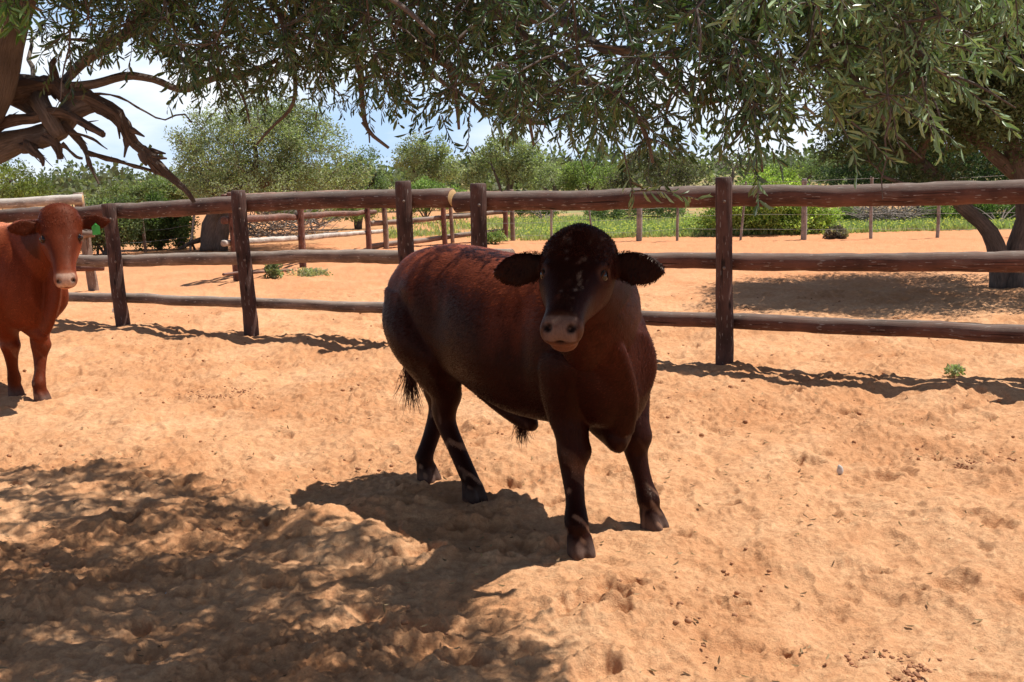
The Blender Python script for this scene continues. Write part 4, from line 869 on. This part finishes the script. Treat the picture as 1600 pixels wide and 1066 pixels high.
# near right tree with two stems
b = gnd(1578, 446); Y = b.y
tr = [([gnd(1562, 446) - Vector((0, 0, .1)), at(1560, 400, Y), at(1545, 360, Y), at(1510, 325, Y), at(1470, 285, Y), at(1435, 250, Y)], .135, .07), ([gnd(1590, 447) - Vector((0, 0, .1)), at(1592, 400, Y), at(1602, 330, Y), at(1590, 270, Y), at(1575, 210, Y)], .15, .10),
      ([at(1435, 250, Y), at(1400, 235, Y), at(1350, 200, Y + .3), at(1290, 160, Y + .3)], .08, .03), ([at(1590, 270, Y), at(1545, 235, Y), at(1500, 200, Y), at(1440, 130, Y)], .09, .04), ([at(1575, 210, Y), at(1600, 130, Y), at(1640, 40, Y)], .09, .04), ([at(1600, 320, Y), at(1660, 250, Y), at(1720, 170, Y)], .09, .04), ([at(1575, 210, Y), at(1540, 120, Y), at(1500, 20, Y)], .08, .03), ([at(1435, 250, Y), at(1450, 180, Y - .3), at(1400, 90, Y - .3)], .06, .03), ([at(1510, 325, Y), at(1450, 300, Y - .3), at(1380, 275, Y - .4)], .04, .02)]
ells = [pxell(1400, 150, Y, 105, 80, 1.4), pxell(1500, 120, Y, 130, 110, 2.3), pxell(1360, 215, Y, 70, 45, .9), pxell(1600, 150, Y, 120, 110, 2.4), pxell(1480, 40, Y, 140, 90, 2.3), pxell(1340, 110, Y, 60, 70, 1.6), pxell(1440, 275, Y, 60, 20), pxell(1560, -20, Y, 170, 100, 2.4), pxell(1700, 140, Y, 120, 110, 2.3), pxell(1360, 20, Y - .3, 90, 70, 1.6)]
build_tree('shade_tree', 'dark leaning tree with two stems growing just behind the rails at right', b, tr, ells, 2100, 66, .25, .060, ((0.05, 0.072, 0.04), (0.115, 0.15, 0.08)), bark=BARKF, seed=20, shell=.25, nshow=420, ww=.22, cull=-.75)

# meadow grass and flowers
def meadow():
    g = np.random.default_rng(9); n = 60000; px = g.uniform(600, 1650, n); py = 340 + 36 * g.random(n) ** .7
    d = np.array([tuple(ray(a, b)) for a, b in zip(px[:1], py[:1])])
    Rm = np.array(RM); D = np.stack([(px - CX) / F_PX, -(py - CY) / F_PX, -np.ones(n)], 1) @ Rm.T; t = -CAM_H / D[:, 2]; P = D * t[:, None]; P[:, 2] = 0
    k = (P[:, 1] > 25.4 + P[:, 0] * -.05) & (P[:, 1] < 60) & (t > 0); dens = fb(P[:, 0], P[:, 1], .6, 3.0, 3) + np.clip((px - 780) / 150, -.35, .8); k &= dens > g.uniform(-.4, .5, n); P = P[k]; n = len(P)
    P[:, 2] = base_h(P[:, 0], P[:, 1]) - .01
    td = unit(rdirs(g, n) * .45 + [0, 0, 1]); wd = unit(np.cross(td, rdirs(g, n))); m = g.random((n, 1))
    leaf_mesh('meadow_grass', P, td, wd, g.uniform(.06, .20, n), g.uniform(.012, .03, n), np.array([.26, .33, .14]) * (1 - m) + np.array([.50, .52, .28]) * m, LEAFF, None, False)
    tag(bpy.data.objects['meadow_grass'], 'pale green grass and herbs covering the meadow', 'grass', kind='stuff')
    s = g.choice(n, 2600, replace=False); Q = P[s] + np.stack([g.normal(0, .05, 2600), g.normal(0, .05, 2600), g.uniform(.08, .2, 2600)], 1)
    B = np.repeat(Q, 4, axis=0); a = np.tile(np.arange(4) * math.pi / 2, 2600) + np.repeat(g.random(2600) * 3, 4); td = np.stack([np.cos(a), np.sin(a), .5 + 0 * a], 1); td = unit(td); wd = np.stack([-np.sin(a), np.cos(a), 0 * a], 1)
    leaf_mesh('meadow_flowers', B, td, wd, .028, .014, np.tile(np.array([[.75, .68, .16]]), (len(B), 1)), LEAFF, None, False)
    tag(bpy.data.objects['meadow_flowers'], 'tiny yellow flowers scattered through the meadow', 'flowers', kind='stuff')
meadow()
# ------------------------------------------------------------------ the tree overhead
def shadow_px(P):
    P = np.atleast_2d(P); G = P.copy(); G[:, 0] += SHX * P[:, 2]; G[:, 1] += SHY * P[:, 2]; G[:, 2] = 0; return proj(G), G
LOWER = [(60, -10), (60, 130), (120, 110), (200, 95), (260, 140), (330, 150), (400, 175), (440, 160), (500, 165), (545, 160), (590, 185), (640, 180), (690, 190), (740, 225), (800, 215), (850, 225), (905, 225), (960, 270), (985, 300), (1015, 290), (1060, 240), (1110, 215), (1160, 235), (1190, 275), (1215, 225), (1262, 205), (1300, 175), (1350, 215), (1400, 235), (1440, 215), (1480, 165), (1540, 130), (1590, 75), (1640, -10)]
def low_y(x): return np.interp(x, [p[0] for p in LOWER], [p[1] for p in LOWER])
g = np.random.default_rng(21)
TX, TY = -2.66, 4.35
troot = empty('overhanging_tree', (TX, TY, 0), 'big shade tree at left whose leafy branches hang across the top', 'tree')
def pts(*a): return [at(x, y, Y) for x, y, Y in a]
trunk = interp([(TX, TY, -.15), (TX + .02, TY, .5), (TX + .12, TY - .1, 1.2), (-2.22, 4.2, 1.7), at(-28, 150, 4.1), at(2, 30, 4.05), at(40, -90, 4.0), at(110, -260, 4.0)], 40, .012, 3)
tr_r = np.interp(np.linspace(0, 1, 40), [0, .15, .5, .75, 1], [.24, .17, .135, .105, .075])
A = Acc(); A.tube(trunk, tr_r, 22, True, .09, freq=4); A.build('trunk', BARK, troot)
LIMBS = [  # (points, r0, r1, kind)
    (pts((-90, 262, 4.2), (20, 222, 4.25), (90, 205, 4.3), (120, 170, 4.3), (150, 160, 4.3)), .062, .050, 0),
    (pts((-40, 175, 4.2), (20, 150, 4.25), (80, 145, 4.3), (120, 158, 4.3), (150, 172, 4.3), (185, 190, 4.3), (212, 222, 4.3), (240, 252, 4.3), (262, 272, 4.3), (285, 290, 4.3), (300, 312, 4.3)), .052, .008, 1),
    (pts((-40, 150, 4.2), (10, 130, 4.3), (60, 130, 4.4), (100, 138, 4.35), (150, 132, 4.3), (200, 118, 4.3), (235, 122, 4.3), (285, 140, 4.3), (330, 122, 4.3), (372, 118, 4.3), (430, 95, 4.2)), .027, .010, 0),
    (pts((-60, 215, 4.2), (20, 190, 4.2), (70, 178, 4.2), (120, 188, 4.2), (160, 208, 4.15)), .030, .018, 1),
    (pts((95, 200, 4.25), (120, 225, 4.25), (140, 258, 4.2), (156, 288, 4.2)), .020, .006, 1),
    (pts((135, 240, 4.3), (165, 248, 4.3), (205, 255, 4.3), (235, 264, 4.3), (262, 276, 4.3)), .013, .008, 1),
    (pts((40, 225, 4.2), (62, 245, 4.15), (70, 258, 4.15)), .030, .008, 1), (pts((70, 215, 4.2), (90, 235, 4.2), (96, 250, 4.2)), .026, .010, 1), (pts((96, 225, 4.2), (115, 244, 4.2), (130, 250, 4.2)), .012, .005, 1),
    (pts((120, 150, 4.3), (190, 153, 4.25), (225, 172, 4.25), (255, 188, 4.25), (290, 178, 4.25), (300, 190, 4.25)), .009, .004, 1), (pts((112, 205, 4.2), (145, 215, 4.2), (170, 232, 4.2)), .009, .004, 1), (pts((90, 140, 4.3), (82, 110, 4.3), (88, 92, 4.3)), .022, .012, 1), (pts((108, 135, 4.25), (112, 112, 4.25), (108, 98, 4.25)), .014, .008, 1), (pts((60, 150, 4.3), (75, 180, 4.2), (95, 215, 4.2)), .045, .030, 0), (pts((20, 150, 4.3), (60, 175, 4.3), (120, 185, 4.3)), .040, .030, 0),
    (pts((100, 130, 4.4), (130, 100, 4.3), (165, 75, 4.25), (210, 45, 4.2), (230, 10, 4.1), (240, -60, 4.1)), .020, .030, 0),
    (pts((215, 30, 4.2), (250, 75, 4.2), (285, 95, 4.2), (340, 115, 4.2)), .020, .010, 0),
    (pts((10, -60, 4.05), (120, -150, 4.1), (300, -220, 4.1), (520, -200, 4.0), (700, -190, 3.8), (900, -210, 3.6), (1100, -170, 3.3), (1300, -150, 3.0)), .10, .035, 0),
    (pts((300, -220, 4.1), (420, -110, 4.2), (500, -30, 4.2), (505, 50, 4.2), (555, 92, 4.2), (562, 150, 4.2), (572, 200, 4.2), (604, 228, 4.2)), .040, .006, 0),
    (pts((568, 190, 4.2), (578, 205, 4.2), (580, 222, 4.2)), .006, .003, 0),
    (pts((460, -215, 4.0), (540, -90, 3.9), (600, 5, 3.9), (650, 60, 3.9), (700, 105, 3.8), (760, 150, 3.8), (800, 185, 3.8), (850, 192, 3.8)), .042, .010, 0),
    (pts((700, 105, 3.8), (712, 150, 3.8), (718, 200, 3.8)), .014, .005, 0), (pts((640, 50, 3.9), (690, 130, 3.7), (735, 160, 3.7), (760, 185, 3.7)), .014, .006, 0),
    (pts((620, -200, 3.9), (720, -90, 3.7), (765, -20, 3.6), (800, 45, 3.6), (836, 132, 3.6)), .045, .006, 1),
    (pts((700, -190, 3.8), (750, -60, 3.5), (795, 30, 3.4), (850, 26, 3.3), (900, 42, 3.2), (945, 75, 3.1), (1000, 80, 3.0), (1060, 130, 3.0), (1100, 160, 2.95), (1150, 148, 2.95)), .035, .006, 0),
    (pts((795, 40, 3.5), (860, 80, 3.3), (900, 115, 3.2), (945, 140, 3.1), (985, 165, 3.0), (1010, 205, 3.0), (1020, 250, 3.0)), .020, .005, 0),
    (pts((800, 40, 3.6), (812, 110, 3.6), (822, 180, 3.6), (832, 230, 3.6)), .014, .005, 0),
    (pts((900, -210, 3.6), (1000, -80, 3.1), (1080, 20, 2.95), (1130, 80, 2.9), (1170, 150, 2.9), (1190, 220, 2.85), (1195, 270, 2.85)), .030, .003, 0),
    (pts((1100, -170, 3.3), (1180, -60, 2.9), (1250, 30, 2.8), (1310, 90, 2.75), (1350, 150, 2.7), (1400, 215, 2.7), (1440, 250, 2.7)), .025, .002, 0),
    (pts((1200, -150, 3.1), (1300, -50, 2.8), (1400, 40, 2.7), (1470, 110, 2.65), (1530, 135, 2.6), (1590, 170, 2.6)), .020, .002, 0),
    (pts((1300, -50, 2.8), (1380, 60, 2.7), (1440, 130, 2.65), (1465, 180, 2.6), (1478, 240, 2.6)), .010, .0015, 0),
    (pts((300, -220, 4.1), (380, -60, 4.3), (440, 30, 4.3), (460, 110, 4.3), (455, 170, 4.3), (425, 200, 4.3), (400, 228, 4.3)), .030, .004, 0),
    (pts((120, -150, 4.1), (200, -60, 4.4), (290, 20, 4.5), (340, 90, 4.5), (380, 150, 4.5), (390, 190, 4.5)), .035, .004, 0),
    (pts((200, -190, 4.1), (350, -120, 3.6), (500, -60, 3.3), (640, 20, 3.2), (680, 60, 3.2)), .03, .006, 0),
    (pts((300, -220, 4.1), (260, -400, 4.4), (330, -600, 4.8), (480, -800, 5.0)), .07, .03, 0), (pts((520, -200, 4.0), (700, -400, 4.3), (900, -620, 4.6), (1050, -800, 4.8)), .06, .025, 0), (pts((700, -190, 3.8), (900, -330, 3.6), (1150, -480, 3.6)), .05, .02, 0),
    (pts((110, -260, 4.0), (0, -500, 4.2), (-200, -800, 4.4)), .07, .03, 0), (pts((10, -60, 4.05), (-150, -250, 3.8), (-300, -500, 3.6)), .07, .03, 0),
]
sk = [(trunk[18:], tr_r[18:])]
for i, (P, r0, r1, kd) in enumerate(LIMBS):
    n = max(10, int(sum((P[j + 1] - P[j]).length for j in range(len(P) - 1)) / .035)); q = interp(P, n, .010 if kd == 0 else .012, i * 2.3); r = np.linspace(r0, r1, n) * (1.0 if kd == 1 and r0 > .05 else .78 if kd == 1 else .9)
    if kd == 1: r = r * (1 + .28 * vn(np.arange(n) * .33, i * 3.1 + 0 * r, 3.)) ; q += np.stack([vn(np.arange(n) * .4, 0 * r + i, 5.), vn(np.arange(n) * .4, 0 * r + i, 6.), vn(np.arange(n) * .4, 0 * r + i, 7.)], 1) * r[:, None] * .5
    D1 = Acc(); D1.tube(q, r, 12 if r0 > .02 else 7, True, .42 if kd == 1 else .15, freq=26 if kd == 1 else 13)
    if kd == 0: D1.build('limb', BARK, troot)
    if kd == 0 and i not in (0,): sk.append((q, r))
    if kd == 1 and r0 > .04:            # splinters of the broken limb
        for k in range(14):
            j = g.integers(3, n - 3); t = unit(q[j + 2] - q[j - 2]); d = unit(rdirs(g, 1)[0] * .9 + t * 1.2); s0 = q[j] + d * r[j] * .5
            D1.tube([s0, s0 + d * .03, s0 + d * g.uniform(.05, .09)], [g.uniform(.008, .02), g.uniform(.006, .014), .003], 5, True, .3)
    if kd == 1 and r0 > .012:
        for k in range(int(n * 1.0)):
            j = g.integers(1, n - 2); t = unit(q[j + 1] - q[j]); d0 = unit(rdirs(g, 1)[0] + t * .2); s0 = q[j] + (d0 - t * (d0 @ t)) * r[j] * .9; d = unit(t + d0 * g.uniform(.05, .5)); Ls = g.uniform(.015, .06)
            D1.tube([s0 - d * .02, s0 + d * Ls * .6, s0 + d * Ls], [r[j] * .22, r[j] * .14, .0008], 4, True, .2)
    if kd == 1: D1.build('broken_limb', BARKD, troot, smooth=False)

# leaf clusters: those in view hang along the lower outline, the rest are where their shade must fall
cl = []
def ok_shadow(p, loose=0.0):
    s, G = shadow_px(p); x, y, w = s[0]
    if w < .3 or y > 1085 or x < -30 or x > 1640: return True
    if in_poly(np.array([x]), np.array([y]), POLYV)[0]: return True
    return g.random() < loose
n_try = 0
while len(cl) < 400 and n_try < 60000:
    n_try += 1; x = g.uniform(60, 1640); ly = low_y(x); 
    Y = g.uniform(2.5, 3.1) if x > 1080 else g.uniform(2.7, 4.6) if x > 760 else g.uniform(3.3, 4.9)
    y = ly - .12 * F_PX / Y - (ly + 30) * g.random() ** .9
    p = np.array(at(x, y, Y))
    if x < 230 and 75 < y: continue
    if x < 260 and g.random() < .35: continue
    if x > 1150 and g.random() < .15: continue
    if ok_shadow(p, .05 if 560 < x < 900 else .0): cl.append(p)
# hold back density in the top right corner, where the leaves thin out
cl = [p for p in cl if not (proj(p)[0, 0] > 1480 and g.random() < .6)]
vis = len(cl)
m_ = 0
while m_ < 680:
    Gp = g.uniform([-3.4, 2.6], [.5, 6.2]); h = g.uniform(2.25, 3.7); p = np.array([Gp[0] - SHX * h, Gp[1] - SHY * h, h]); s, _ = shadow_px(p); x, y, w = s[0]
    if not in_poly(np.array([x]), np.array([y]), POLYV)[0]: continue
    q = proj(p)[0]
    if q[2] > .4 and -60 < q[0] < 1660 and -70 < q[1] < 1100: continue
    cl.append(p); m_ += 1
# a few sprays shading the bull's head and shoulder
for (tx, ty, tz) in ((.25, 4.2, 1.3), (.2, 4.1, 1.2), (.3, 4.35, 1.2), (.12, 4.3, 1.2), (.35, 4.2, 1.25), (.15, 4.05, 1.1), (.25, 4.5, 1.25), (.05, 4.6, 1.2), (.38, 4.5, 1.1), (.2, 3.95, 1.05), (.18, 3.95, .98), (.22, 4.05, 1.15), (.28, 4.0, 1.1), (.15, 4.1, 1.3), (.1, 3.95, 1.05), (.3, 4.1, 1.3), (.45, 4.6, 1.0)):
    h = g.uniform(1.25, 1.9); cl.append(np.array([tx - SHX * h, ty - SHY * h, tz + h]))
nb = len(cl)
for (tx, ty, tz) in ((-.35, 5.45, 1.2), (-.15, 5.3, 1.2), (-.45, 5.3, 1.0), (-.05, 5.1, 1.15), (-.25, 5.15, 1.05), (.05, 4.9, 1.15), (-.1, 5.2, 1.2), (-.3, 5.3, 1.1), (-.5, 5.5, 1.1), (.0, 5.0, 1.05)):
    h = g.uniform(1.5, 2.3); cl.append(np.array([tx - SHX * h, ty - SHY * h, tz + h]))
cl = np.array(cl)
ch = grow(sk, cl, g, .0032, .5, .13, .06, .3); B = Acc()
for P, r in ch: B.tube(P, r, 6, False, .05)
# bare hanging twigs
for k in range(700):
    P, r = ch[g.integers(len(ch))]; s0 = P[g.integers(len(P))]; 
    q = proj(s0)[0]
    if q[1] > low_y(q[0]) - 10: continue
    d = unit(rdirs(g, 1)[0] * .8 + [0, 0, -.5]); Lk = g.uniform(.08, .28); T = [s0]
    for z in range(5): d = unit(d + g.normal(0, .25, 3)); T.append(T[-1] + d * Lk / 5)
    B.tube(T, np.linspace(.0035, .0012, 6), 4, False)
LB, LD, LW, LL, LWd, LC = [], [], [], [], [], []
def spray(c, d, L, nl, ls, ca, cb, r=.0022):
    d = unit(np.array(d, float)); T = [np.array(c)]; n = 7
    for z in range(n): d = unit(d + g.normal(0, .10, 3) + np.array([0, 0, -.07])); T.append(T[-1] + d * L / n)
    T = np.array(T); B.tube(T, np.linspace(r, r * .35, n + 1), 4, False, 0)
    u = np.linspace(.12, 1, nl) * n; i = np.minimum(u.astype(int), n - 1); fr_ = (u - i)[:, None]; b0 = T[i] * (1 - fr_) + T[i + 1] * fr_; ax = unit(T[i + 1] - T[i])
    side = unit(np.cross(ax, rdirs(g, nl))); td = unit(ax * g.uniform(.55, 1.1, (nl, 1)) + side * g.uniform(.6, 1.0, (nl, 1)) + np.array([0, 0, -.12])); wd = unit(np.cross(td, rdirs(g, nl)))
    LB.append(b0); LD.append(td); LW.append(wd); s = g.uniform(.5, 1.35, nl); LL.append(ls * s); LWd.append(ls * s * g.uniform(.085, .125, nl)); m = g.random((nl, 1)); cc = (np.array(ca) * (1 - m) + np.array(cb) * m) * g.uniform(.7, 1.3); dead = g.random(nl) < .012; cc[dead] = (.16, .12, .06); LC.append(cc)
G1, G2 = (0.045, 0.085, 0.032), (0.105, 0.165, 0.06); GSUN1, GSUN2 = (0.12, 0.20, 0.09), (0.27, 0.37, 0.19)  # second pair brighter: sunlight on the right-hand leaves put into their colour
for i, c in enumerate(cl):
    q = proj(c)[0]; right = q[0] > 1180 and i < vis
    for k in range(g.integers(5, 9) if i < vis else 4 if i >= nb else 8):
        d = rdirs(g, 1)[0] * .9 + np.array([0, 0, -.45 if i < vis else -.1]); spray(c, d, g.uniform(.10, .22), g.integers(12, 20), .036 if i < vis else .048, *((GSUN1, GSUN2) if right else (G1, G2)))
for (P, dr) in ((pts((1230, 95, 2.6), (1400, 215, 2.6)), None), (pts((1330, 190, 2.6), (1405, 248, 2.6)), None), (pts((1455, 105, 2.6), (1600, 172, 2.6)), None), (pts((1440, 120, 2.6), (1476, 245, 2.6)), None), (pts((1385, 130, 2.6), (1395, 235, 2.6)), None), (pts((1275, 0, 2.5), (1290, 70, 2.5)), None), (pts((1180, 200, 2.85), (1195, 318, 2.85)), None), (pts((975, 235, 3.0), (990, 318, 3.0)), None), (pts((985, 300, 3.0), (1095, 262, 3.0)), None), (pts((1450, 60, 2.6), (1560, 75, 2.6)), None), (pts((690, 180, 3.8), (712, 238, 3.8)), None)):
    v = P[1] - P[0]; spray(P[0], v, v.length, max(10, int(v.length / .010)), .038, GSUN1 if P[0].x > .2 else G1, GSUN2 if P[0].x > .2 else G2, .003)
for k in range(9): spray(at(15 + g.uniform(-25, 30), -20, 3.2), (g.normal(0, .4), g.normal(0, .3), -1), .12, 9, .05, (0.12, 0.22, 0.05), (0.2, 0.32, 0.08))
B.build('twig', BARK, troot)
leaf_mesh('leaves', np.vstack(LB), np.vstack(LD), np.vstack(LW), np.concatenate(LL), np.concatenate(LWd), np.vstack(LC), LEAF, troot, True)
print('leaves', sum(len(x) for x in LB), 'visible clumps', vis, 'tries', n_try)
# ------------------------------------------------------------------ small things on the sand
STONE = mat_plain('pale_stone', (0.55, 0.52, 0.50), 0.8, 30, 0.25)
def stone(name, lab, x, y, r, mat, C=(1, 1, 1), seed=0, cat='stone'):
    p = gnd(x, y); a = Acc(); a.lump((0, 0, 0), r, 12, 8, .35, None, seed); o = a.build(name, mat, None); o.location = (p.x, p.y, hz(p.x, p.y) + r[2] * .55); return tag(o, lab, cat)
o = stone('stone', 'pale upright chip of stone lying alone on the sand right of the bull', 1312, 738, (.016, .010, .026), STONE, seed=4)
o = stone('stone', 'white stone behind the foot of the left fence post', 182, 487, (.07, .05, .05), mat_plain('white_stone', (0.75, 0.72, 0.68), 0.8, 20, .15), seed=8)
DUNG = mat_plain('dry_dung', (0.30, 0.14, 0.075), 0.95, 18, 0.5, 0.8)
def heap(lab, x, y, rx, n, seed, hgt=.006):
    p = gnd(x, y); g = np.random.default_rng(seed); a = Acc()
    for k in range(n):
        q = g.normal(0, .45, 2) * rx; s = g.uniform(.003, .009); a.lump((p.x + q[0], p.y + q[1] * .9, hz(p.x, p.y) + g.uniform(.0, hgt)), (s, s, s * .6), 7, 4, .4, None, k)
    o = a.build('dung_crumbs', DUNG, None); tag(o, lab, 'dung', None, 'stuff')
heap('crumbled dung pat on the open sand between the fence and the tree shade', 340, 616, .2, 420, 1)
heap('dark dung crumbs near the right edge beyond the pale stone chip', 1560, 722, .22, 420, 2)
heap('dung crumbs at the lower right corner', 1390, 1040, .14, 160, 3)
# loose clods and crumbs
g = np.random.default_rng(41); a = Acc()
for k in range(3400):
    d = 2.9 + 11 * g.random() ** 1.3; t = R(g.uniform(-29, 29)); x, y = d * math.sin(t), d * math.cos(t)
    if float(fb(np.array([x]), np.array([y]), 1.3, 21.0, 2)[0]) * 1.8 + .35 < g.random() * .9: continue
    s = .004 + .013 * g.random() ** 3; a.lump((x, y, hz(x, y) + s * .4), (s, s * g.uniform(.7, 1), s * .7), 6, 3, .35, None, k)
tag(a.build('clods', mat_plain('sand_clod', (0.36, 0.175, 0.09), 0.95, 60, 0.45), None, smooth=True), 'loose crumbs and clods of orange earth strewn on the sand', 'clods', kind='stuff')
# fallen leaves and litter
g = np.random.default_rng(43); n = 600; dd = 2.9 + 5 * g.random(n); t = np.radians(g.uniform(-29, 29, n)); X = dd * np.sin(t); Yc = dd * np.cos(t)
P = np.stack([X, Yc, base_h(X, Yc) + .008], 1); td = unit(rdirs(g, n) * [1, 1, .25]); wd = unit(np.cross(td, [0, 0, 1]) + rdirs(g, n) * .2); m = g.random((n, 1))
tag(leaf_mesh('leaf_litter', P, td, wd, g.uniform(.02, .04, n), g.uniform(.003, .006, n), np.array([.16, .09, .05]) * (1 - m) + np.array([.46, .33, .2]) * m, LEAFF, None, True), 'dry fallen leaves and straw scattered on the sand', 'litter', kind='stuff')
for lab, x, y in (('white curled scrap lying in the tree shade, left of two', 265, 922), ('pale dry leaf lying in the tree shade, right of two', 311, 916)):
    p = gnd(x, y); a = Acc(); a.lump((0, 0, 0), (.016, .009, .006) if x < 300 else (.007, .018, .005), 10, 6, .5, None, x); o = a.build('scrap' if x < 300 else 'dry_leaf', STONE, None); o.location = (p.x, p.y, hz(p.x, p.y) + .02); tag(o, lab, 'scrap' if x < 300 else 'leaf')
